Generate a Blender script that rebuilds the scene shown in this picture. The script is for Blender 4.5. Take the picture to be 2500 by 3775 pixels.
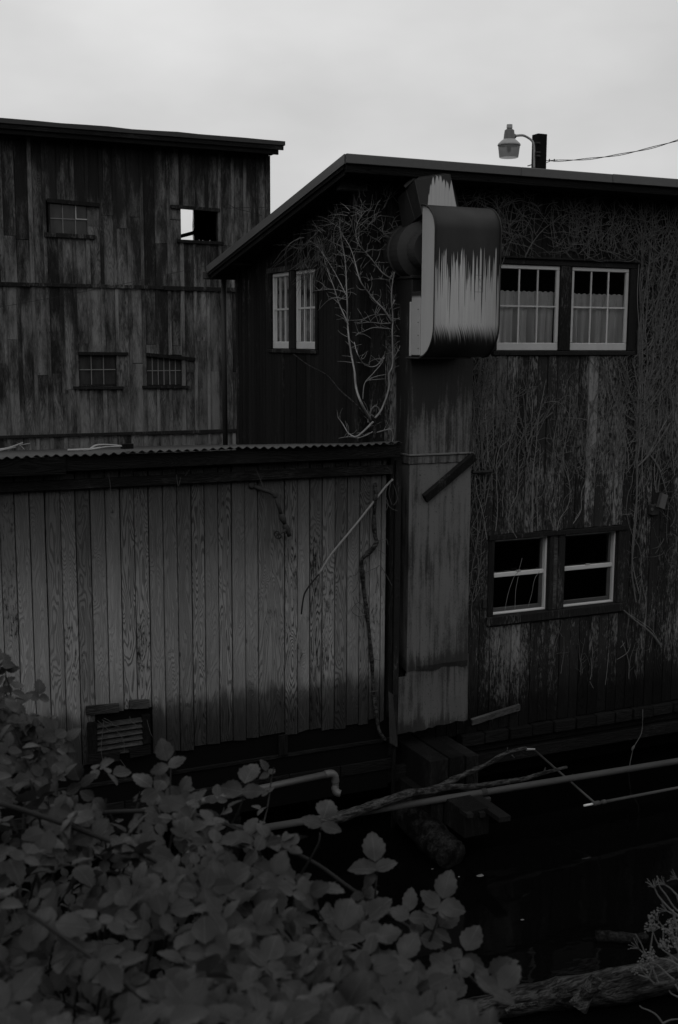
import bpy, math, random
from mathutils import Vector, Matrix
from math import sin, cos, pi, sqrt

for o in list(bpy.data.objects):
    bpy.data.objects.remove(o)
scn = bpy.context.scene
col = scn.collection
R = random.Random(7)

# ------------------------------------------------------------------ camera
EYE = Vector((0.0, -11.0, 0.0))
YAW, PITCH, ROLL, FPX = 0.43437, 0.14605, 0.0046, 4298.0      # yaw to the right, pitch down
fw = Vector((sin(YAW)*cos(PITCH), cos(YAW)*cos(PITCH), -sin(PITCH)))
rt = Vector((cos(YAW), -sin(YAW), 0.0))
up = rt.cross(fw)
rt2 = rt*cos(ROLL) + up*sin(ROLL)
up2 = up*cos(ROLL) - rt*sin(ROLL)
cam = bpy.data.cameras.new('camera')
cam.sensor_fit = 'VERTICAL'; cam.sensor_height = 36.0; cam.sensor_width = 24.0
cam.lens = 36.0*FPX/3775.0
cam.clip_start = 0.05; cam.clip_end = 3000
cam.dof.use_dof = True; cam.dof.focus_distance = 11.0; cam.dof.aperture_fstop = 7.1
camo = bpy.data.objects.new('camera', cam); col.objects.link(camo)
camo.matrix_world = Matrix(((rt2.x, up2.x, -fw.x, EYE.x), (rt2.y, up2.y, -fw.y, EYE.y), (rt2.z, up2.z, -fw.z, EYE.z), (0, 0, 0, 1)))
scn.camera = camo

def P(px, py, Y=None, X=None, Z=None, d=None):
    """Survey helper: where a sight line meets a real plane of the place."""
    v = rt2*((px-1250)/FPX) - up2*((py-1887.5)/FPX) + fw
    if Y is not None: k = (Y-EYE.y)/v.y
    elif X is not None: k = (X-EYE.x)/v.x
    elif Z is not None: k = (Z-EYE.z)/v.z
    else: k = d
    return EYE + v*k

# ------------------------------------------------------------------ light
w = bpy.data.worlds.new('World'); scn.world = w; w.use_nodes = True
nt = w.node_tree
bg = nt.nodes['Background']
sky = nt.nodes.new('ShaderNodeTexSky'); sky.sky_type = 'NISHITA'; sky.sun_disc = False
sky.sun_elevation = math.radians(48); sky.sun_rotation = math.radians(215)
bw = nt.nodes.new('ShaderNodeRGBToBW'); nt.links.new(sky.outputs[0], bw.inputs[0])
tc = nt.nodes.new('ShaderNodeTexCoord')
mp = nt.nodes.new('ShaderNodeMapping'); mp.inputs['Scale'].default_value = (1.0, 1.0, 2.2); mp.inputs['Location'].default_value = (0.35, 0.1, 0.62)
nt.links.new(tc.outputs['Generated'], mp.inputs[0])
cn = nt.nodes.new('ShaderNodeTexNoise'); cn.inputs['Scale'].default_value = 2.3; cn.inputs['Detail'].default_value = 5; cn.inputs['Roughness'].default_value = .5
nt.links.new(mp.outputs[0], cn.inputs['Vector'])
mr = nt.nodes.new('ShaderNodeMapRange'); mr.inputs['From Min'].default_value = .3; mr.inputs['From Max'].default_value = .7
mr.inputs['To Min'].default_value = 4.75; mr.inputs['To Max'].default_value = 7.5
nt.links.new(cn.outputs[0], mr.inputs['Value'])
sx = nt.nodes.new('ShaderNodeSeparateXYZ'); nt.links.new(tc.outputs['Generated'], sx.inputs[0])
zr = nt.nodes.new('ShaderNodeMapRange'); zr.inputs['From Min'].default_value = 0.1; zr.inputs['From Max'].default_value = 1.0
zr.inputs['To Min'].default_value = 1.0; zr.inputs['To Max'].default_value = 1.35
nt.links.new(sx.outputs['Z'], zr.inputs['Value'])
ml = nt.nodes.new('ShaderNodeMath'); ml.operation = 'MULTIPLY'
nt.links.new(mr.outputs[0], ml.inputs[0]); nt.links.new(zr.outputs[0], ml.inputs[1])
mx = nt.nodes.new('ShaderNodeMix'); mx.data_type = 'FLOAT'; mx.inputs[0].default_value = 0.94
nt.links.new(bw.outputs[0], mx.inputs[2]); nt.links.new(ml.outputs[0], mx.inputs[3])
nt.links.new(mx.outputs[0], bg.inputs[0]); bg.inputs[1].default_value = 0.1

sun = bpy.data.lights.new('sun', 'SUN'); sun.energy = 0.5; sun.angle = math.radians(50); sun.color = (1, 1, 1)
suno = bpy.data.objects.new('sun', sun); col.objects.link(suno)
sd = Vector((-.42, -.52, .74)); suno.rotation_euler = sd.to_track_quat('Z', 'Y').to_euler()

scn.view_settings.view_transform = 'Standard'; scn.view_settings.look = 'None'
scn.view_settings.exposure = 0.0; scn.view_settings.gamma = 1.0
scn.view_settings.use_curve_mapping = False

# ------------------------------------------------------------------ node helpers
class NT:
    def __init__(s, name):
        s.m = bpy.data.materials.new(name); s.m.use_nodes = True
        s.t = s.m.node_tree; s.b = s.t.nodes['Principled BSDF']; s.out = s.t.nodes['Material Output']
    def new(s, k): return s.t.nodes.new(k)
    def put(s, sock, v):
        if hasattr(v, 'links'): s.t.links.new(v, sock)
        elif isinstance(v, (tuple, list)): sock.default_value = v
        else:
            try: sock.default_value = v
            except Exception: sock.default_value = (v, v, v, 1)
    def math(s, op, a, b=0.0, c=None, clamp=False):
        n = s.new('ShaderNodeMath'); n.operation = op; n.use_clamp = clamp
        s.put(n.inputs[0], a); s.put(n.inputs[1], b)
        if c is not None: s.put(n.inputs[2], c)
        return n.outputs[0]
    def add(s, a, b): return s.math('ADD', a, b)
    def sub(s, a, b): return s.math('SUBTRACT', a, b)
    def mul(s, a, b): return s.math('MULTIPLY', a, b)
    def step(s, v, a, b, lo=0.0, hi=1.0):
        n = s.new('ShaderNodeMapRange'); n.interpolation_type = 'SMOOTHSTEP'
        s.put(n.inputs['Value'], v); s.put(n.inputs['From Min'], a); s.put(n.inputs['From Max'], b)
        s.put(n.inputs['To Min'], lo); s.put(n.inputs['To Max'], hi)
        return n.outputs[0]
    def xyz(s, v):
        n = s.new('ShaderNodeSeparateXYZ'); s.put(n.inputs[0], v); return n.outputs
    def vec(s, x, y, z):
        n = s.new('ShaderNodeCombineXYZ'); s.put(n.inputs[0], x); s.put(n.inputs[1], y); s.put(n.inputs[2], z); return n.outputs[0]
    def noise(s, v, sc=1.0, det=3.0, rough=.55, dist=0.0):
        n = s.new('ShaderNodeTexNoise'); s.put(n.inputs['Vector'], v); n.inputs['Scale'].default_value = sc
        n.inputs['Detail'].default_value = det; n.inputs['Roughness'].default_value = rough; n.inputs['Distortion'].default_value = dist
        return n.outputs[0]
    def scale(s, v, sc):
        n = s.new('ShaderNodeVectorMath'); n.operation = 'MULTIPLY'; s.put(n.inputs[0], v); n.inputs[1].default_value = sc; return n.outputs[0]
    def mixf(s, f, a, b):
        n = s.new('ShaderNodeMix'); n.data_type = 'FLOAT'; s.put(n.inputs[0], f); s.put(n.inputs[2], a); s.put(n.inputs[3], b); return n.outputs[0]
    def pos(s): return s.new('ShaderNodeNewGeometry').outputs['Position']
    def obj(s): return s.new('ShaderNodeTexCoord').outputs['Object']
    def rnd(s): return s.new('ShaderNodeObjectInfo').outputs['Random']
    def curve(s, v, pts):
        n = s.new('ShaderNodeFloatCurve'); s.put(n.inputs['Value'], v)
        c = n.mapping.curves[0]
        while len(c.points) > 2: c.points.remove(c.points[0])
        c.points[0].location = pts[0]; c.points[1].location = pts[-1]
        for p in pts[1:-1]: c.points.new(*p)
        for p in c.points: p.handle_type = 'VECTOR'
        n.mapping.update(); return n.outputs[0]
    def bump(s, h, dist=.01, st=.6):
        n = s.new('ShaderNodeBump'); n.inputs['Strength'].default_value = st; n.inputs['Distance'].default_value = dist
        s.put(n.inputs['Height'], h); s.t.links.new(n.outputs[0], s.b.inputs['Normal'])
    def fin(s, colr, rough=.8, spec=.25):
        s.put(s.b.inputs['Base Color'], colr); s.put(s.b.inputs['Roughness'], rough)
        s.b.inputs['Specular IOR Level'].default_value = spec
        return s.m

def wood(name, dark, light, zprof, cov=0.0, rings=.5, width=.12, patch=1.0, spread=.35, tonev=.48, grain=.45, ringk=20.0, blot=1.0, horiz=False, zr=(-5.2, 3.6), tone=None, flake=1.0):
    """Weathered board: old dark paint over bare wood, peeling along the grain; zprof lists (height, how bare)."""
    s = NT(name); r = s.rnd(); p = s.xyz(s.pos())
    x, y, z = p[0], p[1], p[2]
    if horiz: x, z2 = z, x
    else: z2 = z
    v = s.vec(s.add(x, s.mul(r, 17.3)), s.add(y, s.mul(r, 5.1)), s.add(z2, s.mul(r, 41.7)))
    vw = s.vec(x, y, z2)
    n0 = s.noise(s.scale(vw, (1.2, 1.2, .6)), 1.0, 3, .55)                   # broad weather patches
    n1 = s.noise(s.scale(v, (6.0, 6.0, 1.3)), 1.0, 5, .65)
    n2 = s.noise(s.scale(v, (80., 80., 13.0)), 1.0, 4, .7)                   # flakes along the grain
    n4 = s.noise(s.scale(v, (36., 36., 18.)), 1.0, 5, .72)
    fld = s.noise(s.scale(v, (6.4, 6.4, .85)), 1.0, 2.0, .45, .3)
    ring = s.math('SINE', s.mul(fld, ringk*2*pi))
    ring = s.step(ring, -.2, .9)                                             # late-wood lines
    amp = s.step(s.math('FRACT', s.mul(r, 13.7)), .1, .9, .22, 1.0)
    amp = s.mul(amp, s.step(n1, .3, .6, .35, 1.0))
    g = s.noise(s.scale(v, (210., 210., 5.)), 1.0, 3, .65)
    zn = s.math('DIVIDE', s.sub(z, zr[0]), zr[1]-zr[0], clamp=True)
    ragged = s.add(zn, s.add(s.mul(s.sub(r, .5), .035), s.mul(s.sub(n2, .5), .03)))
    zb = s.curve(ragged, [((a-zr[0])/(zr[1]-zr[0]), b) for a, b in zprof])   # 0..1, .5 neutral
    m = s.add(s.mul(s.sub(n0, .5), 1.4*patch), s.mul(s.sub(n1, .5), 1.3*patch*blot))
    m = s.add(m, s.mul(s.sub(n2, .5), 1.15*flake)); m = s.add(m, s.mul(s.sub(n4, .5), .8*flake))
    m = s.add(m, s.mul(s.sub(r, .5), spread))
    m = s.add(m, s.mul(s.sub(zb, .5), 2.4))
    m = s.sub(m, s.mul(ring, s.mul(amp, rings*.35)))
    m = s.add(m, cov)
    k = s.step(m, -width, width)
    c = s.mixf(k, dark, light)
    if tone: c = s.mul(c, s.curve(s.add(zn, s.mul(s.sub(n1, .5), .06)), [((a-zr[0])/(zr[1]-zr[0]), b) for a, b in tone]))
    c = s.mul(c, s.sub(1.0, s.mul(ring, s.mul(amp, rings))))
    c = s.mul(c, s.add(1.0-grain*.5, s.mul(g, grain)))
    c = s.mul(c, s.add(.72, s.mul(n1, .56)))
    tn = s.math('FRACT', s.mul(r, 7.31))
    c = s.mul(c, s.add(1.0-tonev*.5, s.mul(tn, tonev)))
    vo = s.new('ShaderNodeTexVoronoi'); s.put(vo.inputs['Vector'], s.scale(v, (6., 6., 2.6))); vo.inputs['Scale'].default_value = 1.0
    kn = s.step(vo.outputs['Distance'], .04, .10)
    c = s.mul(c, s.add(.4, s.mul(kn, .6)))
    s.bump(s.add(s.mul(k, .6), s.add(s.mul(n2, 1.1), s.mul(ring, .4))), .008, .9)
    return s.fin(c, .88, .06)

def plain(name, c, var=.3, sc=(8, 8, 8), rough=.8, spec=.3, bump=.003, metal=0.0, sharp=False):
    s = NT(name); r = s.rnd(); o = s.pos()
    n = s.noise(s.scale(o, sc), 1.0, 5, .62); n2 = s.noise(s.scale(o, tuple(a*5 for a in sc)), 1.0, 3, .6)
    if sharp: t = s.mul(c, s.mul(s.step(n, .38, .62, .25, 1.45), s.step(n2, .36, .6, .45, 1.25)))
    else: t = s.mul(c, s.add(1.0-var, s.add(s.mul(n, var*1.4), s.mul(n2, var*.6))))
    t = s.mul(t, s.add(.85, s.mul(r, .3)))
    if bump: s.bump(s.add(n, s.mul(n2, .4)), bump, .6)
    s.b.inputs['Metallic'].default_value = metal
    return s.fin(t, rough, spec)

# ------------------------------------------------------------------ materials
M = {}
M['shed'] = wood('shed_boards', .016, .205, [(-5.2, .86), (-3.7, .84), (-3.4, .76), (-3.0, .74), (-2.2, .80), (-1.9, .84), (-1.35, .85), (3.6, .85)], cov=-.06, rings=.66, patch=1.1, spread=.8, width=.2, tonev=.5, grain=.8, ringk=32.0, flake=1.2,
    tone=[(-5.2, .10), (-3.95, .13), (-3.70, .17), (-3.54, .30), (-3.42, .88), (-2.9, 1.0), (-2.3, .80), (-1.95, .50), (-1.5, .30), (-1.2, .22), (3.6, .2)])  # top fade puts the beam's shade into the colour; lower drop is damp stain
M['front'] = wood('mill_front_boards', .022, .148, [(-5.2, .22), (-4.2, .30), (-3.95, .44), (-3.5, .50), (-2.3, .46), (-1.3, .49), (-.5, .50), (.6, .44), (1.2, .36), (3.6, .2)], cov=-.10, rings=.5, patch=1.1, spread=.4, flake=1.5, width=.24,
    tone=[(-5.2, .2), (-4.15, .32), (-3.9, .65), (-3.6, .95), (-1.0, 1.05), (.4, .95), (1.2, .6), (1.7, .45), (3.6, .4)])  # zprof and tone darken toward the eave, painting its shade; foot is stained
M['end'] = wood('mill_end_boards', .011, .085, [(-5.2, .2), (-1.4, .24), (-.2, .28), (.6, .40), (1.2, .44), (3.6, .4)], cov=-.10, rings=.3, width=.2, patch=1.0, spread=.6)
M['barn'] = wood('barn_boards', .020, .135, [(-5.2, .5), (-1.7, .62), (-1.0, .60), (.2, .50), (.9, .50), (1.4, .50), (2.2, .46), (3.0, .36), (3.6, .28)], cov=-.04, rings=.3, width=.5, patch=1.25, spread=.5, flake=.7, blot=1.5)
M['darkwood'] = wood('dark_timber', .007, .022, [(-5.2, .4), (3.6, .4)], cov=-.05, rings=.4, width=.35, spread=.3)
M['darkwood_h'] = wood('dark_timber_lengthwise', .008, .030, [(-5.2, .4), (3.6, .4)], cov=-.12, rings=.4, width=.3, spread=.3, horiz=True)
M['trim'] = wood('dark_window_trim', .015, .08, [(-5.2, .4), (3.6, .4)], cov=-.05, rings=.4, width=.2, spread=.3)
M['greyboard'] = wood('grey_loose_board', .03, .09, [(-5.2, .5), (3.6, .5)], cov=.1, rings=.4, width=.4, spread=.2, horiz=True)
M['ventwood'] = wood('dark_vent_wood', .016, .050, [(-5.2, .5), (3.6, .5)], cov=.1, rings=.4, width=.4, spread=.2, horiz=True)
M['black'] = plain('blackened_core', .004, .2, spec=.02, bump=0)
M['inside'] = plain('dark_room', .02, .2, spec=.05, bump=0)
M['white'] = plain('white_window_paint', .36, .3, (5, 5, 5), .5, .4, .0008)
M['alu'] = plain('pale_window_frame', .46, .1, (5, 5, 5), .4, .45, 0)
M['metal_dk'] = plain('dark_flashing', .060, .3, (3, 3, 6), .45, .5, .001)
M['metal_dk2'] = plain('dark_painted_metal', .026, .4, (6, 6, 3), .6, .2, .001)
M['iron'] = plain('rusted_iron', .026, .5, (40, 40, 40), .8, .12, .002)
M['pipe'] = plain('weathered_pipe', .050, .7, (2, 14, 14), .7, .12, .001)
M['pvc'] = plain('pale_plastic_pipe', .06, .3, (12, 12, 12), .5, .4, .0005)
M['corr'] = plain('corrugated_iron', .032, .55, (5, 2, 5), .55, .45, .001)
M['creep'] = plain('creeper_stem', .17, .6, (25, 25, 10), .85, .1, .002)
M['tendril'] = plain('dry_tendril', .045, .5, (25, 25, 10), .85, .2, .001)
M['canewood'] = plain('pale_cane', .15, .5, (25, 25, 12), .85, .2, .002)
M['bark'] = plain('grey_bark', .036, .9, (9, 34, 34), .9, .05, .012, sharp=True)
M['stem'] = plain('pale_bare_stem', .22, .5, (25, 25, 10), .85, .2, .002)
M['stem2'] = plain('grey_creeper_stem', .092, .7, (25, 25, 10), .85, .08, .002)
M['driftwood'] = plain('bleached_driftwood', .24, .5, (25, 25, 12), .85, .2, .003)
M['cane'] = plain('bramble_cane', .012, .5, (20, 20, 20), .7, .15, .001)
M['lampmetal'] = plain('grey_lamp_metal', .22, .25, (10, 10, 10), .45, .5, 0)
M['lampbody'] = plain('dark_lamp_housing', .075, .25, (10, 10, 10), .5, .5, 0)
M['rubber'] = plain('black_cable', .012, .2, bump=0)
M['mud'] = plain('wet_mud', .012, .5, (3, 3, 3), .7, .3, .03)
M['soil'] = plain('bank_soil', .010, .5, (6, 6, 6), .95, .03, .03)
M['rope'] = plain('grey_rope', .06, .4, (40, 40, 40), .9, .1, .001)
M['speck'] = plain('pale_floating_leaf', .10, .3, (40, 40, 40), .7, .3, 0)
M['dry'] = plain('dried_stalk', .075, .4, (30, 30, 10), .85, .2, 0)
M['wetlog'] = plain('sodden_log', .010, .9, (9, 9, 9), .85, .05, .04, sharp=True)
M['log'] = plain('grey_log_bark', .030, 1.1, (2.5, 17, 17), .92, .04, .03, sharp=True)

def glass_mat(name, tint, refl=1.0):
    s = NT(name)
    fr = s.new('ShaderNodeFresnel'); fr.inputs['IOR'].default_value = 1.5
    tr = s.new('ShaderNodeBsdfTransparent'); tr.inputs['Color'].default_value = (tint, tint, tint, 1)
    gl = s.new('ShaderNodeBsdfGlossy'); gl.inputs['Roughness'].default_value = .03; gl.inputs['Color'].default_value = (refl, refl, refl, 1)
    n = s.noise(s.scale(s.pos(), (3, 3, 3)), 1.0, 2, .5)
    bp = s.new('ShaderNodeBump'); bp.inputs['Strength'].default_value = .15; bp.inputs['Distance'].default_value = .02
    s.put(bp.inputs['Height'], n); s.t.links.new(bp.outputs[0], gl.inputs['Normal'])
    mixs = s.new('ShaderNodeMixShader'); s.t.links.new(fr.outputs[0], mixs.inputs[0])
    s.t.links.new(tr.outputs[0], mixs.inputs[1]); s.t.links.new(gl.outputs[0], mixs.inputs[2])
    s.t.links.new(mixs.outputs[0], s.out.inputs[0]); s.t.nodes.remove(s.b)
    return s.m
M['glass'] = glass_mat('window_glass', .85)
def dirty_glass():
    s = NT('dusty_barn_glass'); n = s.noise(s.scale(s.pos(), (9, 9, 3)), 1.0, 4, .6)
    s.put(s.b.inputs['Base Color'], s.mul(n, .05)); s.b.inputs['Roughness'].default_value = .25; s.b.inputs['Specular IOR Level'].default_value = .35
    return s.m
M['barnglass'] = dirty_glass()
M['bargrey'] = plain('grey_glazing_bar', .13, .4, (8, 8, 8), .7, .2, 0)

def drip_mat(name, z0, lengths, bottom=None, left=None, light=.40, dark=.012, sc=46.0, stamp=None):
    """Pale painted sheet stained black from the top, the stain running down in drips."""
    s = NT(name); o = s.xyz(s.obj()); x, y, z = o[0], o[1], o[2]
    n = s.noise(s.vec(s.mul(x, sc), 0.0, 3.1), 1.0, 2, .6)
    n3 = s.noise(s.vec(s.mul(x, sc*.33), 0.0, 9.0), 1.0, 1, .5)
    wob = s.noise(s.vec(s.mul(x, 7.0), 0.0, 1.0), 1.0, 2, .5)
    L = s.math('POWER', s.math('MULTIPLY', s.sub(s.add(s.mul(n, .75), s.mul(n3, .25)), .36), 3.0, clamp=True), 1.9)
    edge = s.sub(s.add(z0, s.mul(s.sub(wob, .5), -.14)), s.mul(L, lengths))
    if left: edge = s.sub(edge, s.step(s.add(x, s.mul(s.sub(wob, .5), .08)), left[0], left[1], .5, 0.0))
    jit = s.mul(s.sub(s.noise(s.vec(s.mul(x, 160.), 0.0, s.mul(z, 6.)), 1.0, 2, .5), .5), .03)
    k = s.step(s.add(z, jit), s.sub(edge, .012), s.add(edge, .02))          # 1 above edge = stained
    pale = s.mul(light, s.add(.62, s.mul(s.noise(s.vec(s.mul(x, 45.), 2.0, s.mul(z, 1.6)), 1.0, 4, .6), .55)))
    pale = s.mul(pale, s.add(.9, s.mul(s.noise(s.obj(), 130.0, 3, .7), .2)))
    if stamp:
        x0, x1, a0, a1 = stamp
        def band(v, a, b): return s.mul(s.math('GREATER_THAN', v, a), s.math('LESS_THAN', v, b))
        box = s.mul(band(x, x0, x1), band(z, a0, a1))
        inn = s.mul(band(x, x0+.006, x1-.006), band(z, a0+.006, a1-.006))
        mid = s.mul(band(x, x0+.045, x0+.049), band(z, a0, a1))
        txt = s.mul(s.mul(band(x, x0+.06, x1-.02), band(z, a0+.03, a1-.03)), s.math('GREATER_THAN', s.noise(s.vec(s.mul(x, 120.), 0., s.mul(z, 30.)), 1.0, 0, .5), .56))
        pale = s.mul(pale, s.sub(1.0, s.mul(s.math('MAXIMUM', s.math('MAXIMUM', s.sub(box, inn), mid), txt), .45)))
    c = s.mixf(k, pale, s.mul(dark, s.add(.7, s.mul(s.noise(s.vec(s.mul(x, 12.), y, s.mul(z, 3.)), 1.0, 4, .6), .8))))
    if bottom:
        st = s.noise(s.vec(s.add(s.mul(x, 95.), s.mul(z, 38.)), 4.0, s.mul(z, 3.)), 1.0, 2, .55)
        kb = s.step(s.add(z, s.mul(s.sub(st, .5), .34)), bottom-.16, bottom+.02)
        c = s.mixf(kb, s.mul(dark, .9), c)
    return s.fin(c, .6, .3)
M['hood'] = drip_mat('drip_stained_sheet', 1.07, 1.15, bottom=.30, stamp=(.44, .545, .63, .80))
M['elbow'] = drip_mat('drip_stained_elbow', .40, .20, sc=24.0, light=.36, left=(.03, .12))
M['hoodside'] = plain('pale_plywood_side', .36, .16, (10, 10, 2), .6, .3, .0006)

def shaft_mat(name, base, dark, cov, zlo=None):
    s = NT(name); p = s.xyz(s.pos()); x, y, z = p
    n1 = s.noise(s.vec(s.mul(x, 3.2), s.mul(y, 3.), s.mul(z, 1.1)), 1.0, 4, .6)
    n2 = s.noise(s.vec(s.mul(x, 22.), s.mul(y, 22.), s.mul(z, 1.1)), 1.0, 4, .65)
    n3 = s.noise(s.vec(s.mul(x, 60.), s.mul(y, 60.), s.mul(z, 40.)), 1.0, 3, .7)
    m = s.add(s.add(s.mul(s.sub(n1, .5), 3.0), s.mul(s.sub(n2, .5), 2.6)), s.add(s.mul(s.sub(n3, .5), .9), cov))
    if zlo: m = s.add(m, s.mul(s.step(z, zlo[0], zlo[1]), zlo[2]))
    k = s.step(m, -.5, .5)
    c = s.mixf(k, dark, base)
    pit = s.step(s.noise(s.vec(s.mul(x, 70.), s.mul(y, 70.), s.mul(z, 45.)), 1.0, 2, .5), .66, .70)
    c = s.mul(c, s.sub(1.0, s.mul(pit, .75)))
    s.bump(s.add(n1, s.mul(n2, .4)), .02, .4)
    return s.fin(c, .6, .35)
M['shaft'] = shaft_mat('stained_sheet_metal', .098, .018, .30, (-3.25, -3.47, -.7))
M['shaft_low'] = shaft_mat('stained_sheet_metal_foot', .078, .018, .20, (-3.95, -4.30, -1.3))
M['shaft_up'] = shaft_mat('dark_topped_sheet_metal', .10, .010, -.05, (-.95, -.1, -1.0))  # mottled sheet, darker toward the top

def curtain_mat():
    s = NT('curtain_cloth'); n = s.noise(s.scale(s.pos(), (30, 30, 2)), 1.0, 3, .5)
    d = s.new('ShaderNodeBsdfDiffuse'); t = s.new('ShaderNodeBsdfTranslucent'); c = s.mul(.70, s.add(.75, s.mul(n, .5)))
    s.put(d.inputs[0], c); s.put(t.inputs[0], c)
    mixs = s.new('ShaderNodeMixShader'); mixs.inputs[0].default_value = .15
    s.t.links.new(d.outputs[0], mixs.inputs[1]); s.t.links.new(t.outputs[0], mixs.inputs[2]); s.t.links.new(mixs.outputs[0], s.out.inputs[0])
    s.t.nodes.remove(s.b); return s.m
M['curtain'] = curtain_mat()

def leaf_mat():
    s = NT('bramble_leaf')
    uv = s.new('ShaderNodeUVMap').outputs[0]; q = s.xyz(uv)
    u = s.math('ABSOLUTE', q[0], 0.0)
    vein = s.math('PINGPONG', s.mul(s.sub(q[1], s.mul(u, .55)), 7.0), .5)
    vein = s.step(vein, .02, .10, 1.0, 0.0)
    rib = s.step(u, .015, .05, 1.0, 0.0)
    vv = s.math('MAXIMUM', s.mul(vein, .5), rib)
    r = s.noise(s.scale(s.pos(), (13, 13, 13)), 1.0, 3, .6)
    fine = s.noise(s.pos(), 160.0, 3, .6)
    g = s.mul(s.add(.0025, s.mul(s.math('POWER', r, 3.2), .115)), s.add(.85, s.mul(fine, .3)))
    g = s.add(g, s.mul(vv, .022))
    back = s.new('ShaderNodeNewGeometry').outputs['Backfacing']
    g = s.mixf(back, g, s.add(.026, s.mul(r, .03)))
    s.put(s.b.inputs['Base Color'], g); s.b.inputs['Roughness'].default_value = .42; s.b.inputs['Specular IOR Level'].default_value = .20
    bp = s.new('ShaderNodeBump'); bp.inputs['Strength'].default_value = .5; bp.inputs['Distance'].default_value = .003
    s.put(bp.inputs['Height'], s.sub(0.0, vv)); s.t.links.new(bp.outputs[0], s.b.inputs['Normal'])
    t = s.new('ShaderNodeBsdfTranslucent'); s.put(t.inputs[0], s.mul(g, .9))
    mixs = s.new('ShaderNodeMixShader'); mixs.inputs[0].default_value = .08
    s.t.links.new(s.b.outputs[0], mixs.inputs[1]); s.t.links.new(t.outputs[0], mixs.inputs[2]); s.t.links.new(mixs.outputs[0], s.out.inputs[0])
    return s.m
M['leaf'] = leaf_mat()

def water_mat():
    s = NT('dark_still_water'); p = s.pos()
    n = s.noise(s.scale(p, (2.2, 3.4, 1)), 1.0, 3, .5)
    s.bump(n, .012, .35)
    return s.fin(.0015, .05, .14)
M['water'] = water_mat()

# ------------------------------------------------------------------ object helpers
ORG = {}
def link(o, at, parent=None):
    at = Vector(at); col.objects.link(o)
    if parent is not None:
        o.parent = parent; o.location = at - ORG[parent.name]
    else: o.location = at
    ORG[o.name] = at
    return o
def thing(name, label, cat, at, group=None):
    o = bpy.data.objects.new(name, None); o.empty_display_size = .2
    link(o, at); o['label'] = label; o['category'] = cat
    if group: o['group'] = group
    return o
def tag(o, label=None, cat=None, group=None, kind=None):
    if label: o['label'] = label
    if cat: o['category'] = cat
    if group: o['group'] = group
    if kind: o['kind'] = kind
    return o

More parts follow.
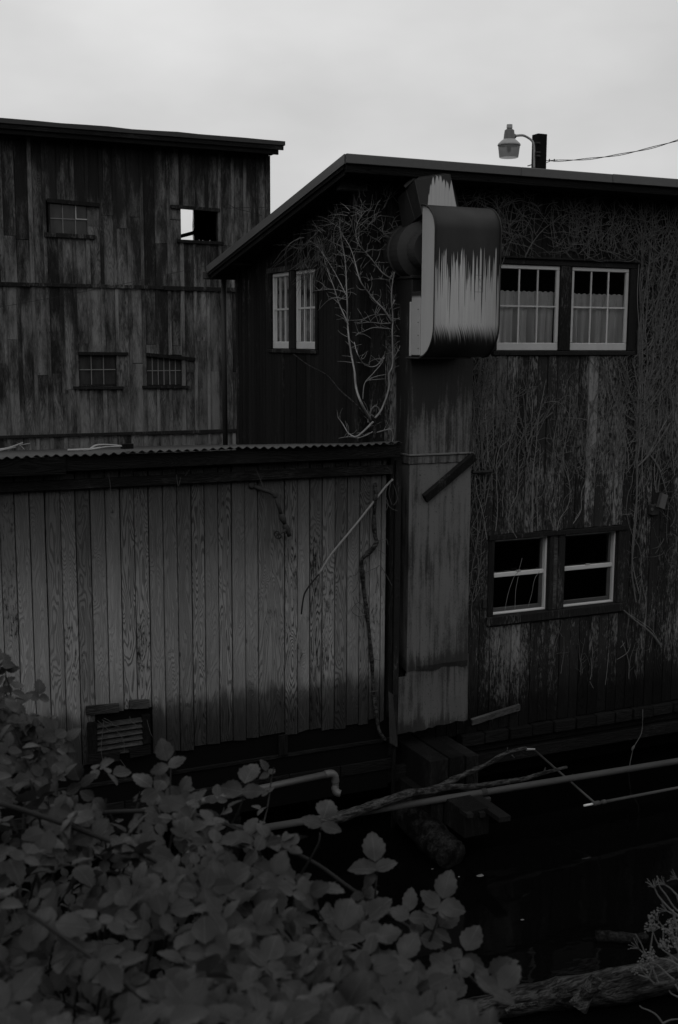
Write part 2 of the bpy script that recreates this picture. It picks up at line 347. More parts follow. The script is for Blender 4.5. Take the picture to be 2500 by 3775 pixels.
class MB:
    def __init__(s): s.v = []; s.f = []; s.uv = None
    def poly(s, pts, faces):
        n = len(s.v); s.v += [Vector(p) for p in pts]; s.f += [tuple(i+n for i in f) for f in faces]; return s
    def box(s, x0, x1, y0, y1, z0, z1):
        if x0 > x1: x0, x1 = x1, x0
        if y0 > y1: y0, y1 = y1, y0
        if z0 > z1: z0, z1 = z1, z0
        c = min(.006, (x1-x0)*.2, (y1-y0)*.2, (z1-z0)*.2)
        pts = []; 
        # chamfered box: three rings per axis corner (24 verts)
        X = (x0, x1); Yy = (y0, y1); Z = (z0, z1); idx = {}
        for i in (0, 1):
            for j in (0, 1):
                for k in (0, 1):
                    sx_, sy_, sz_ = (c if i == 0 else -c), (c if j == 0 else -c), (c if k == 0 else -c)
                    idx[i, j, k, 0] = len(pts); pts.append((X[i], Yy[j]+sy_, Z[k]+sz_))
                    idx[i, j, k, 1] = len(pts); pts.append((X[i]+sx_, Yy[j], Z[k]+sz_))
                    idx[i, j, k, 2] = len(pts); pts.append((X[i]+sx_, Yy[j]+sy_, Z[k]))
        F = []
        for i in (0, 1):
            q = [idx[i, 0, 0, 0], idx[i, 1, 0, 0], idx[i, 1, 1, 0], idx[i, 0, 1, 0]]; F.append(q if i else q[::-1])
            q = [idx[0, i, 0, 1], idx[1, i, 0, 1], idx[1, i, 1, 1], idx[0, i, 1, 1]]; F.append(q[::-1] if i else q)
            q = [idx[0, 0, i, 2], idx[1, 0, i, 2], idx[1, 1, i, 2], idx[0, 1, i, 2]]; F.append(q if i else q[::-1])
        for a in (0, 1):
            for b in (0, 1):
                F.append([idx[a, b, 0, 0], idx[a, b, 1, 0], idx[a, b, 1, 1], idx[a, b, 0, 1]])
                F.append([idx[a, 0, b, 0], idx[a, 1, b, 0], idx[a, 1, b, 2], idx[a, 0, b, 2]])
                F.append([idx[0, a, b, 1], idx[1, a, b, 1], idx[1, a, b, 2], idx[0, a, b, 2]])
        for k in list(idx):
            if k[3] == 0: F.append([idx[k[0], k[1], k[2], 0], idx[k[0], k[1], k[2], 1], idx[k[0], k[1], k[2], 2]])
        return s.poly(pts, F)
    def sbox(s, x0, x1, y0, y1, z0, z1):
        return s.poly([(x0, y0, z0), (x1, y0, z0), (x1, y1, z0), (x0, y1, z0), (x0, y0, z1), (x1, y0, z1), (x1, y1, z1), (x0, y1, z1)],
                      [(0, 3, 2, 1), (4, 5, 6, 7), (0, 1, 5, 4), (1, 2, 6, 5), (2, 3, 7, 6), (3, 0, 4, 7)])
    def beam(s, a, b, wd, th, upv=(0, 0, 1)):
        """Bar with a rectangular section from a to b."""
        a, b = Vector(a), Vector(b); d = (b-a).normalized(); n = Vector(upv); sd_ = d.cross(n).normalized(); n = sd_.cross(d)
        pts = []
        for p in (a, b):
            for i, j in ((-1, -1), (1, -1), (1, 1), (-1, 1)): pts.append(p + sd_*(wd/2*i) + n*(th/2*j))
        return s.poly(pts, [(3, 2, 1, 0), (4, 5, 6, 7), (0, 1, 5, 4), (1, 2, 6, 5), (2, 3, 7, 6), (3, 0, 4, 7)])
    def tube(s, pts, rad, n=6, cap=True, wob=0.0):
        pts = [Vector(p) for p in pts]
        if len(pts) < 2: return s
        rs = rad if isinstance(rad, (list, tuple)) else [rad]*len(pts)
        base = len(s.v); u = None
        for i, p in enumerate(pts):
            t = (pts[min(i+1, len(pts)-1)] - pts[max(i-1, 0)])
            if t.length < 1e-9: t = Vector((0, 0, 1))
            t.normalize()
            if u is None: u = t.orthogonal().normalized()
            else:
                u = u - t*u.dot(t)
                if u.length < 1e-6: u = t.orthogonal()
                u.normalize()
            q = t.cross(u)
            for k in range(n):
                rr = rs[i]*(1+(R.uniform(-wob, wob) if wob else 0)); a = 2*pi*k/n
                s.v.append(p + u*(cos(a)*rr) + q*(sin(a)*rr))
        for i in range(len(pts)-1):
            for k in range(n):
                a = base+i*n+k; b = base+i*n+(k+1) % n
                s.f.append((a, b, b+n, a+n))
        if cap:
            s.f.append(tuple(base+k for k in range(n))[::-1]); s.f.append(tuple(base+(len(pts)-1)*n+k for k in range(n)))
        return s
    def lathe(s, c, prof, n=20, axis='Z'):
        base = len(s.v); c = Vector(c)
        for (r_, h) in prof:
            for k in range(n):
                a = 2*pi*k/n; x, y = r_*cos(a), r_*sin(a)
                s.v.append(c + (Vector((x, y, h)) if axis == 'Z' else Vector((x, -h, y)) if axis == 'Y' else Vector((-h, x, y))))
        for i in range(len(prof)-1):
            for k in range(n):
                a = base+i*n+k; b = base+i*n+(k+1) % n
                s.f.append((a, b, b+n, a+n))
        if prof[0][0] > 1e-6: s.f.append(tuple(base+k for k in range(n))[::-1])
        if prof[-1][0] > 1e-6: s.f.append(tuple(base+(len(prof)-1)*n+k for k in range(n)))
        return s
    def build(s, name, m, parent=None, at=None, smooth=False):
        if at is None:
            zmin = min(p.z for p in s.v); n = len(s.v)
            at = Vector((sum(p.x for p in s.v)/n, sum(p.y for p in s.v)/n, zmin))
        at = Vector(at); me = bpy.data.meshes.new(name)
        me.from_pydata([tuple(p-at) for p in s.v], [], s.f)
        if s.uv:
            l = me.uv_layers.new(name='UVMap')
            for lp in me.loops: l.data[lp.index].uv = s.uv[lp.vertex_index]
        me.materials.append(m)
        if smooth: me.polygons.foreach_set('use_smooth', [True]*len(me.polygons))
        me.update()
        return link(bpy.data.objects.new(name, me), at, parent)

def smooth_path(pts, k=4):
    pts = [Vector(p) for p in pts]
    if len(pts) < 3: return pts
    out = []
    for i in range(len(pts)-1):
        p0 = pts[max(i-1, 0)]; p1 = pts[i]; p2 = pts[i+1]; p3 = pts[min(i+2, len(pts)-1)]
        for j in range(k):
            t = j/k
            out.append(.5*((2*p1) + (p2-p0)*t + (2*p0-5*p1+4*p2-p3)*t*t + (3*p1-p0-3*p2+p3)*t**3))
    out.append(pts[-1]); return out
def taper(n, a, b): return [a+(b-a)*i/max(1, n-1) for i in range(n)]

# walls run along X (facing -Y) or along Y (facing -X): ext(a0,a1,d0,d1,z0,z1) gives box extents, d = metres out of the wall
class Wall:
    def __init__(s, axis, at): s.axis = axis; s.at = at
    def ext(s, a0, a1, d0, d1, z0, z1):
        if s.axis == 'Y': return (a0, a1, s.at-d1, s.at-d0, z0, z1)
        return (s.at-d1, s.at-d0, a0, a1, z0, z1)
    def p(s, a, d, z): return Vector((a, s.at-d, z)) if s.axis == 'Y' else Vector((s.at-d, a, z))
    def plank(s, root, m, a0, a1, z0, z1, th=.02, d0=0.0, name='plank', skew=.004):
        if z1-z0 < .03 or a1-a0 < .01: return None
        c = min(.005, (a1-a0)*.15); j = lambda: R.uniform(-skew, skew); dd = R.uniform(-.003, .004)
        zb = [z0+R.uniform(-1, 1)*skew*2, z0+R.uniform(-1, 1)*skew*2]
        e = [(a0, d0, zb[0]), (a0, d0+th-c+dd, zb[0]), (a0+c, d0+th+dd, zb[0]), (a1-c, d0+th+dd, zb[1]), (a1, d0+th-c+dd, zb[1]), (a1, d0, zb[1])]
        sh = j()*.5
        pts = [s.p(*q) for q in e] + [s.p(q[0]+sh, q[1], z1) for q in e]
        f = [(0, 1, 2, 3, 4, 5), (11, 10, 9, 8, 7, 6)] + [(i, i+6, (i+1) % 6+6, (i+1) % 6) for i in range(6)]
        return MB().poly(pts, f).build(name, m, root)
    def sheath(s, root, m, a0, a1, z0, z1, holes, d0=-.05, d1=-.004, name='sheathing'):
        mb = MB(); xs = sorted({a0, a1, *[min(max(h[0], a0), a1) for h in holes], *[min(max(h[1], a0), a1) for h in holes]})
        for i in range(len(xs)-1):
            mid = (xs[i]+xs[i+1])/2; hs = sorted([(h[2], h[3]) for h in holes if h[0] < mid < h[1]]); z = z0
            for (b, t) in hs + [(z1, z1)]:
                if b-z > .01: mb.sbox(*s.ext(xs[i], xs[i+1], d0, d1, z, b))
                z = max(z, t)
        return mb.build(name, m, root)

def spans(a0, a1, z0, z1, holes):
    """Vertical pieces of a board a0..a1 that are left by rectangular openings."""
    hs = sorted([(h[2], h[3]) for h in holes if h[0] < (a0+a1)/2 < h[1]]); out = []; z = z0
    for (b, t) in hs + [(z1, z1)]:
        if b-z > .03: out.append((z, b))
        z = max(z, t)
    return out

# =================================================================== SETTING
WZ = -5.2
mb = MB(); mb.poly([(-400, -400, WZ), (400, -400, WZ), (400, 400, WZ), (-400, 400, WZ)], [(0, 1, 2, 3)])
tag(mb.build('water', M['water'], at=(0, 0, WZ)), kind='structure')

# near bank: level with the bush under the camera, dropping to the water, rising behind the camera to an unseen hill added to dim reflections
def uv_of(p):
    d = Vector((p[0], p[1], 0)) - Vector((EYE.x, EYE.y, 0)); return d.dot(Vector((sin(YAW), cos(YAW), 0))), d.dot(Vector((cos(YAW), -sin(YAW), 0)))
def from_uv(u, v, z=0): return Vector((EYE.x + sin(YAW)*u + cos(YAW)*v, EYE.y + cos(YAW)*u - sin(YAW)*v, z))
def edge_out(u, v):
    a = (v - (.35 - .20*u))*.93; b = (u - 2.75 + .1*v) if v < .5 else (u-2.75)
    return max(a, b, 0.0) if u > -3 else max(0.0, v-.95-(.3*(-3-u)))
def ground_z(u, v):
    z = -1.75 - 1.25*edge_out(u, v) + .05*sin(u*3.1+v*2.2)
    if u < -6: z += 9.0*min(1.0, (-6-u)/16.0)**.8
    return max(z, -6.0)
mb = MB(); us = [-60, -45, -32, -24, -18, -14, -11, -9, -7.5, -6, -4, -3, -2, -1] + [i*.25-.5 for i in range(0, 34)] + [9, 12]
vs = [-60, -35, -20, -12, -8, -6, -5, -4, -3.5] + [-3+i*.25 for i in range(0, 32)] + [6, 8, 12, 20, 35, 60]
for u in us:
    for v in vs: mb.v.append(from_uv(u, v, ground_z(u, v) + (R.uniform(-.05, .05) if -1 < u < 8 else R.uniform(-.3, .3) if u < -7 else 0)))
nv = len(vs)
for i in range(len(us)-1):
    for j in range(nv-1):
        a = i*nv+j; mb.f.append((a, a+nv, a+nv+1, a+1))
tag(mb.build('river_bank', M['soil'], smooth=True), kind='structure')

# unseen ridge right of and behind the camera, added to darken window reflections
mb = MB(); nu = 40; nvv = 12
for i in range(nu+1):
    a = math.radians(-8 - 200*i/nu)                                   # swings from ahead-right round to behind
    for j in range(nvv+1):
        d = 24 + 40*j/nvv; h = WZ-.3 + 15*min(1, (j/4.0))**.7*(.85+.15*sin(i*1.3))*min(1.0, i/5.0) + R.uniform(-.7, .7)*(j > 0)
        mb.v.append(Vector((EYE.x+6+cos(a)*d, EYE.y+2+sin(a)*d, h)))
for i in range(nu):
    for j in range(nvv):
        q = i*(nvv+1)+j; mb.f.append((q, q+1, q+nvv+2, q+nvv+1))
tag(mb.build('added_ridge', M['soil']), kind='structure')

# =================================================================== BARN
BY = 8.5
barn = thing('barn', 'tall weathered board-and-batten barn behind, with four small windows and a dark flat roof edge', 'barn', (5.0, BY, WZ))
BW = Wall('Y', BY)
def wpx(l, r, t, b, Y): a = P(l, (t+b)/2, Y=Y); c = P(r, (t+b)/2, Y=Y); return (a.x, c.x, P((l+r)/2, b, Y=Y).z, P((l+r)/2, t, Y=Y).z)
def c1(x, y): return (x*.7015, 400+y*.7015)
def wc1(l, r, t, b): l, t = c1(l, t); r, b = c1(r, b); return wpx(l, r, t, b, BY)
bw_ = [wc1(262, 463, 502, 660), wc1(948, 1140, 532, 695), wc1(415, 608, 1294, 1450), wc1(770, 952, 1303, 1452)]
bxr = P(989, 700, Y=BY).x; bxl = -1.8; btop = 3.18; belt1 = P(450, 1058, Y=BY).z; belt2 = P(450, 1598, Y=BY).z
holes = [bw_[0], bw_[1], bw_[2], bw_[3]]
BW.sheath(barn, M['black'], bxl, bxr-.02, WZ-.2, btop, holes, name='wall_core')
# hollow body, so that the broken window looks through to the sky
bk = 15.6
MBk = Wall('Y', bk)
MBk.sheath(barn, M['black'], bxl, bxr, WZ-.2, btop, [], d0=0, d1=.06, name='rear_wall')
GW = Wall('X', bxr-.04); gy0 = P(714, 830, X=bxr-.08).y; gy1 = gy0+1.5
gz0, gz1 = P(700, 905, X=bxr-.08).z, P(700, 750, X=bxr-.08).z+.3
GW.sheath(barn, M['black'], BY+.05, bk-.06, WZ-.2, btop-.02, [(gy0, gy1, gz0, gz1)], d0=-.03, d1=.04, name='gable_wall')
zb = P(690, 865, X=bxr-.06).z; MB().sbox(bxr-.10, bxr-.05, gy0-.05, gy1+.05, zb-.035, zb+.03).build('rail', M['black'], barn)
MB().poly([(bxr-.09, gy0-.02, gz0), (bxr-.09, gy0+.015, gz0), (bxr-.09, gy0+.05, (gz0*2+gz1)/3), (bxr-.09, gy0+.012, (gz0+gz1)/2), (bxr-.09, gy0+.02, gz1), (bxr-.09, gy0-.02, gz1)], [(0, 1, 2, 3, 4, 5)]).build('splintered_jamb', M['black'], barn)
mb = MB(); mb.sbox(bxl, bxl+.08, BY+.05, bk-.06, WZ-.2, btop-.02); mb.build('gable_wall', M['barn'], barn)
# boards and battens in three tiers
sp = .228; n = int((bxr-bxl)/sp)+1
trimh = []
for i, wv in enumerate(bw_): trimh.append((wv[0]-.03, wv[1]+.03, wv[2]-.03, wv[3]+.03))
for i in range(n):
    a1 = bxr - i*sp; a0 = a1 - sp + .006
    for (z0, z1) in ((belt1, btop-.01), (belt2, belt1), (-2.6, belt2)):
        cut = None
        if z1-z0 > 1.2 and R.random() < .75: cut = z0 + (z1-z0)*R.choice((.32, .42, .5, .62))*R.uniform(.96, 1.04)
        for (b, t) in spans(a0, a1, z0, z1, trimh):
            parts_ = [(b, t)] if not cut or not (b+.15 < cut < t-.15) else [(b, cut-.004), (cut+.004, t)]
            for (q0, q1) in parts_: BW.plank(barn, M['barn'], a0, a1, q0, q1, .022+R.uniform(0, .006))
        if i % 1 == 0 and R.random() < .93:
            ba = a1 + .003 + R.uniform(-.006, .006); bw2 = R.uniform(.026, .034)
            for (b, t) in spans(ba-bw2, ba+bw2, z0, z1, trimh):
                if i > 0: BW.plank(barn, M['barn'], ba-bw2, ba+bw2, b, t, .022, .027, name='batten')
BW.plank(barn, M['barn'], bxr-.075, bxr+.018, -2.6, btop-.02, .026, .03, name='corner_board')
for zc, hh in ((belt1, .065), (belt2, .055)):
    x = bxl
    while x < bxr:
        x2 = min(bxr, x+R.uniform(1.4, 2.4)); MB().box(x+.003, x2-.003, BY-.075, BY-.053, zc-hh*.5+R.uniform(-.008, .008), zc+hh*.5).build('belt_board', M['trim'], barn); x = x2
# roof
ry = BY-.42
zt = P(500, 475, Y=ry).z; xr = P(1052, 530, Y=ry).x
mb = MB(); nseg = 26
for k in range(nseg+1):
    x = bxl-.3 + (xr-bxl+.3)*k/nseg; jz = .006*sin(k*1.9)+R.uniform(-.005, .005)
    mb.v += [Vector((x, ry, zt-.07)), Vector((x, ry, zt+jz)), Vector((x, bk+.4, zt-.5+jz)), Vector((x, bk+.4, zt-.62))]
for k in range(nseg):
    for a in range(4): mb.f.append((k*4+a, k*4+(a+1) % 4, k*4+4+(a+1) % 4, k*4+4+a))
mb.f += [(0, 1, 2, 3), (nseg*4+3, nseg*4+2, nseg*4+1, nseg*4)]
mb.build('roof', M['metal_dk2'], barn)
MB().box(bxl-.3, xr-.02, ry+.02, ry+.05, zt-.15, zt-.072).build('fascia_board', M['darkwood_h'], barn)
MB().box(bxl-.3, xr-.10, ry+.053, ry+.09, zt-.225, zt-.12).build('fascia_board', M['darkwood_h'], barn)
MB().sbox(bxl-.3, xr-.12, ry+.1, BY-.06, zt-.20, zt-.16).build('soffit', M['darkwood_h'], barn)
def barn_window(wv, nx, ny, hd, sl, tilt=0.0, pane=True, bar=.013, fm='trim', barm='bargrey', bright=None):
    a0, a1, z0, z1 = wv; f = .022
    mb = MB()
    for e in ((a0-f, a0+.004, z0, z1), (a1-.004, a1+f, z0, z1), (a0-f, a1+f, z0-f, z0), (a0-f, a1+f, z1, z1+f)): mb.sbox(*BW.ext(e[0], e[1], -.04, .02, e[2], e[3]))
    wn = mb.build('window', M[fm], barn)
    hl, hr, ht, hb = hd; sl_, sr, st, sb = sl
    MB().beam(BW.p(hl, .045, (ht+hb)/2), BW.p(hr, .045, (ht+hb)/2 - tilt), .05, ht-hb).build('header_board', M['trim'], wn)
    MB().beam(BW.p(sl_, .05, (st+sb)/2), BW.p(sr, .05, (st+sb)/2 - .01), .07, st-sb).build('sill', M['trim'], wn)
    if pane:
        cw = (a1-a0)/nx; ch = (z1-z0)/ny
        for i in range(nx):
            for j in range(ny):
                MB().sbox(*BW.ext(a0+i*cw+.004, a0+(i+1)*cw-.004, -.012, -.006, z0+j*ch+.004, z0+(j+1)*ch-.004)).build('pane', M['barnglass'], wn)
        for i in range(1, nx): MB().sbox(*BW.ext(a0+i*cw-bar/2, a0+i*cw+bar/2, -.006, .010, z0, z1)).build('muntin', M[barm], wn)
        for j in range(1, ny): MB().sbox(*BW.ext(a0, a1, -.006, .012, z0+j*ch-bar/2, z0+j*ch+bar/2)).build('muntin', M[barm], wn)
        if bright:
            i, j = bright; x0 = a0+i*cw; zz = z0+j*ch; mb = MB(); q = .012
            for e in ((x0, x0+q, zz, zz+ch), (x0+cw-q, x0+cw, zz, zz+ch), (x0+q, x0+cw-q, zz, zz+q), (x0+q, x0+cw-q, zz+ch-q, zz+ch)): mb.sbox(*BW.ext(e[0], e[1], .012, .02, e[2], e[3]))
            mb.build('pane_frame', M['white'], wn)
    return wn
def hs(l, r, t, b): l, t = c1(l, t); r, b = c1(r, b); q = wpx(l, r, t, b, BY); return (q[0], q[1], q[3], q[2])
barn_window(bw_[0], 3, 2, hs(245, 518, 481, 502), hs(228, 495, 658, 680), .03, bright=(2, 1))
w2 = barn_window(bw_[1], 0, 0, hs(893, 1150, 514, 532), hs(928, 1168, 694, 710), .02, pane=False)
barn_window(bw_[2], 3, 2, hs(405, 668, 1278, 1294), hs(383, 643, 1458, 1472), .01)
barn_window(bw_[3], 6, 2, hs(765, 1020, 1283, 1301), hs(745, 990, 1455, 1468), .085)
# small shards left in the broken window
mb = MB()
for k in range(4):
    x = bw_[1][0] + (bw_[1][1]-bw_[1][0])*R.uniform(.4, .85); h = R.uniform(.01, .03); mb.poly([(x, BY+.01, bw_[1][2]), (x+.02, BY+.01, bw_[1][2]), (x+.012, BY+.01, bw_[1][2]+h), (x+.012, BY+.013, bw_[1][2])], [(0, 1, 2), (1, 3, 2), (3, 0, 2), (0, 3, 1)])
mb.build('glass_shard', M['white'], w2)

# =================================================================== SHED (lean-to in front)
SY = -.36
shed = thing('lean_to_shed', 'low lean-to with vertical peeling boards, corrugated roof and louvred vent', 'shed', (3.0, SY, WZ))
SW = Wall('Y', SY)
sxl, sxr = -1.6, P(1440, 2000, Y=SY).x
ztop = -1.12
# louvred vent opening in the boards
vl, vr, vt, vb = wpx(0, 1, 0, 1, SY)[0:1][0], 0, 0, 0
def c4(x, y): return (x*.6378, 1550+y*.6378)
q = [P(*c4(*t), Y=SY) for t in ((498, 1690), (865, 1650), (865, 1940), (505, 1970))]
v0, v1 = q[0].x, q[1].x; vz1 = (q[0].z+q[1].z)/2+.01; vz0 = (q[2].z+q[3].z)/2
vent_h = (v0+.02, v1-.02, vz0, vz1-.02)
SW.sheath(shed, M['black'], sxl, sxr, WZ+.45, ztop, [], d0=-.06, d1=-.003, name='wall_core')
pxs = [78, 165, 253, 342, 430, 515, 602, 687, 768, 852, 935, 1017, 1100, 1175, 1255, 1333, 1410, 1487]          # joints seen at the beam
js = [P(*c4(a, 400), Y=SY).x for a in pxs]
c5 = lambda x, y: (900+x*.574, 1550+y*.574)
js += [P(*c5(a, 380), Y=SY).x for a in (255, 338, 418, 498, 580, 660, 740, 806, 880, 912)]
js = sorted(js)
step_ = js[1]-js[0]
while js[0] > sxl: js.insert(0, js[0]-step_)
bot = lambda x: -3.985 + R.uniform(-.035, .03)
for i in range(len(js)-1):
    a0, a1 = js[i]+.004, js[i+1]-.004
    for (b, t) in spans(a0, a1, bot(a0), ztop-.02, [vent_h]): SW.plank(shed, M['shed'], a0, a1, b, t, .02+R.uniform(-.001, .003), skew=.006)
# trim boards at the right end
xe = js[-1]
SW.plank(shed, M['darkwood'], xe+.03, xe+.075, -3.95, ztop, .045, 0, name='corner_board')
SW.plank(shed, M['end'], xe+.085, xe+.15, -3.72, ztop-.1, .05, 0, name='corner_board')
MB().poly([P(1432, 2548, Y=SY-.05), P(1449, 2560, Y=SY-.05), P(1465, 2755, Y=SY-.12), P(1436, 2738, Y=SY-.10), P(1432, 2548, Y=SY-.02), P(1449, 2560, Y=SY-.02), P(1465, 2755, Y=SY-.085), P(1436, 2738, Y=SY-.07)],
          [(0, 1, 2, 3), (7, 6, 5, 4), (0, 4, 5, 1), (1, 5, 6, 2), (2, 6, 7, 3), (3, 7, 4, 0)]).build('broken_board', M['shed'], shed)
MB().poly([P(1452, 2520, Y=SY-.03), P(1465, 2560, Y=SY-.03), P(1466, 2755, Y=SY-.11), P(1448, 2745, Y=SY-.11), P(1452, 2520, Y=SY), P(1465, 2560, Y=SY), P(1466, 2755, Y=SY-.08), P(1448, 2745, Y=SY-.08)],
          [(0, 1, 2, 3), (7, 6, 5, 4), (0, 4, 5, 1), (1, 5, 6, 2), (2, 6, 7, 3), (3, 7, 4, 0)]).build('broken_board', M['darkwood'], shed)
# beam and fascia under the eave
bz0, bz1 = P(600, 1788, Y=SY-.06).z, P(600, 1752, Y=SY-.06).z
MB().box(sxl, sxr-.02, SY-.075, SY-.024, bz0, bz1).build('wall_beam', M['darkwood_h'], shed)
MB().box(sxl, sxr+.04, SY-.021, SY+.03, ztop-.10, ztop).build('frieze_board', M['darkwood_h'], shed)
EY = SY-.17
fz1 = P(700, 1662, Y=EY).z; fz0 = P(1000, 1702, Y=EY).z
xs_ = P(340*.6378, 1700, Y=EY).x
MB().box(sxl-.4, xs_+.06, EY-.028, EY+.0, fz0-.035, fz1-.01).build('fascia_board', M['darkwood_h'], shed)
MB().box(xs_, P(1478, 1640, Y=EY).x, EY+.002, EY+.04, fz0-.012, fz1-.012).build('fascia_board', M['darkwood_h'], shed)
# corrugated roof, falling away from us
rxr = P(1482, 1616, Y=EY-.03).x; rx0 = sxl-.4; pitch_ = .086; slope = -.088
mb = MB(); nx = int((rxr-rx0)/pitch_*8); ys = [EY-.05, EY+.3, 1.5, 4.0, 8.35]
for k in range(nx+1):
    x = rx0+(rxr-rx0)*k/nx; bend = .006*sin(x*2.3)+.004*sin(x*7.1)
    for yy in ys:
        z = fz1+.004+(yy-EY)*slope + .0105*sin(2*pi*(x-rx0)/pitch_) + (bend if yy < .5 else 0)
        mb.v += [Vector((x, yy + (.012*sin(x*3.7) if yy == ys[0] else 0), z+.003)), Vector((x, yy + (.012*sin(x*3.7) if yy == ys[0] else 0), z-.003))]
m_ = len(ys)*2
for k in range(nx):
    for j in range(len(ys)-1):
        a = k*m_+j*2; mb.f.append((a, a+m_, a+m_+2, a+2)); mb.f.append((a+1, a+3, a+m_+3, a+m_+1))
    a = k*m_; mb.f.append((a, a+1, a+m_+1, a+m_)); a = k*m_+m_-2; mb.f.append((a, a+m_, a+m_+1, a+1))
mb.build('corrugated_roof', M['corr'], shed)
# skirting under the boards
yk = SY+.035
MB().box(sxl, sxr+.03, yk, yk+.05, -4.20, -3.9).build('skirt_board', M['darkwood_h'], shed)
MB().box(sxl, sxr+.03, yk-.05, yk+.04, -4.235, -4.195).build('skirt_ledge', M['darkwood_h'], shed)
MB().box(sxl, sxr+.05, yk-.02, yk+.05, -4.42, -4.24).build('skirt_board', M['darkwood_h'], shed)
x = sxl
while x < sxr:
    x2 = x+R.uniform(.4, .75); MB().box(x, min(x2, sxr+.05)-.012, yk-.045+R.uniform(-.01, .01), yk+.05, -4.545, -4.425).build('foundation_block', M['darkwood_h'], shed); x = x2
MB().box(sxl, sxr+.4, yk-.005, yk+.06, -4.72, -4.55).build('sill_beam', M['darkwood_h'], shed)
for px in (628, 1040): 
    xx = P(px, 2800, Y=SY).x; MB().box(xx-.05, xx+.05, yk-.075, yk-.055, -4.2, -3.98).build('batten', M['darkwood'], shed)
xx = P(1445, 2800, Y=SY).x; MB().box(xx-.02, xx+.02, SY-.06, SY-.02, WZ-.2, -3.99).build('post', M['darkwood'], shed)
# vent
fz = .045; stiles = []
for e in ((v0, v0+.09, vz0, vz1-.09), (v1-.085, v1-.005, vz0+.12, vz1-.09)): stiles.append(MB().box(*SW.ext(e[0], e[1], -.02, fz, e[2], e[3])))
vent = MB().sbox(*SW.ext(v0+.06, v1-.06, -.002, .003, vz0, vz1-.03)).build('louvre_vent', M['black'], shed)
lq = [P(*c4(*t), Y=SY-.05) for t in ((498, 1668), (687, 1645), (748, 1635), (858, 1625))]
MB().beam(lq[0]+Vector((0, 0, -.015)), lq[1]+Vector((0, 0, -.025)), .03, .085).build('vent_board', M['ventwood'], vent)
MB().beam(lq[2]+Vector((0, 0, -.012)), lq[3]+Vector((0, 0, -.02)), .03, .085).build('vent_board', M['ventwood'], vent)
lq = [P(*c4(*t), Y=SY-.05) for t in ((510, 1960), (690, 1940), (750, 1925), (870, 1900))]
MB().beam(lq[0], lq[1], .03, .09).build('vent_board', M['darkwood_h'], vent)
MB().beam(lq[2], lq[3], .03, .09).build('vent_board', M['darkwood_h'], vent)
for q_ in stiles: q_.build('stile', M['darkwood'], vent)
for k in range(6):
    zc = vz1-.14 - k*(vz1-vz0-.16)/6
    MB().beam((v0+.09, SY-.02, zc), (v1-.085, SY-.02, zc+.004), .010, .055, upv=(0, -.75, -.66)).build('slat', M['ventwood'], vent)

# =================================================================== MILL (building on the right)
XE = 5.33            # end wall plane; front wall is Y = 0
mill = thing('mill_building', 'dark board-clad building on the right with white windows and metal roof edge', 'building', (XE, 0, WZ))
FW = Wall('Y', 0.0); EW = Wall('X', XE)
def c3(x, y): return (1700+x*.549, 400+y*.549)
def c6(x, y): return (1650+x*.549, 1550+y*.549)
def rect(pl, l, r, t, b):
    """Rectangle from pixel corners (left, right at mid height; top, bottom at mid width) on the front wall."""
    return (P(*pl(l, (t+b)/2), Y=0).x, P(*pl(r, (t+b)/2), Y=0).x, P(*pl((l+r)/2, b), Y=0).z, P(*pl((l+r)/2, t), Y=0).z)
# front sashes
fwin = [rect(c3, 240, 655, 1035, 1628), rect(c3, 733, 1118, 1055, 1626)]
z0w, z1w = -.10, .83
fwin = [(a, b, z0w, z1w) for a, b, _, _ in fwin]
lwin = [rect(c6, 306, 672, 785, 1300), rect(c6, 780, 1130, 740, 1245)]
lz0, lz1 = P(*c6(490, 1290), Y=0).z, P(*c6(490, 790), Y=0).z
lwin = [(a, b, lz0, lz1) for a, b, _, _ in lwin]
# end wall sashes
ez = (-.10, .795)
ew1 = (P(1072, 1285, X=XE).y, P(1008, 1285, X=XE).y); ew2 = (P(1169, 1290, X=XE).y, P(1094, 1287, X=XE).y)
ewin = [(ew1[0], ew1[1], *ez), (ew2[0], ew2[1], *ez)]
xR = 12.6; zroof = 1.70; zbase = -4.42
hf = [(a, b, z0, z1) for a, b, z0, z1 in fwin+lwin]
FW.sheath(mill, M['inside'], XE+.03, xR, zbase, zroof, hf)
EW.sheath(mill, M['inside'], .0, 3.6, -4.4, 1.0, ewin)
MB().poly([(XE+.05, 0.05, .98), (XE+.05, 3.6, .98), (XE+.05, .05, 1.62), (XE+.004, 0.05, .98), (XE+.004, 3.6, .98), (XE+.004, .05, 1.62)], [(0, 1, 2), (5, 4, 3), (0, 3, 4, 1), (1, 4, 5, 2), (2, 5, 3, 0)]).build('gable_sheathing', M['inside'], mill)
MB().sbox(XE+.05, xR, 3.5, 3.6, -4.4, 1.0).build('rear_wall', M['inside'], mill)
MB().sbox(XE+.06, xR, .06, 3.49, -1.62, -1.5).build('floor', M['inside'], mill)
MB().sbox(xR-.06, xR, .05, 3.5, -4.4, 1.1).build('side_wall', M['inside'], mill)
MB().sbox(XE+.06, xR, .06, 3.5, -4.4, -4.3).build('floor', M['inside'], mill)
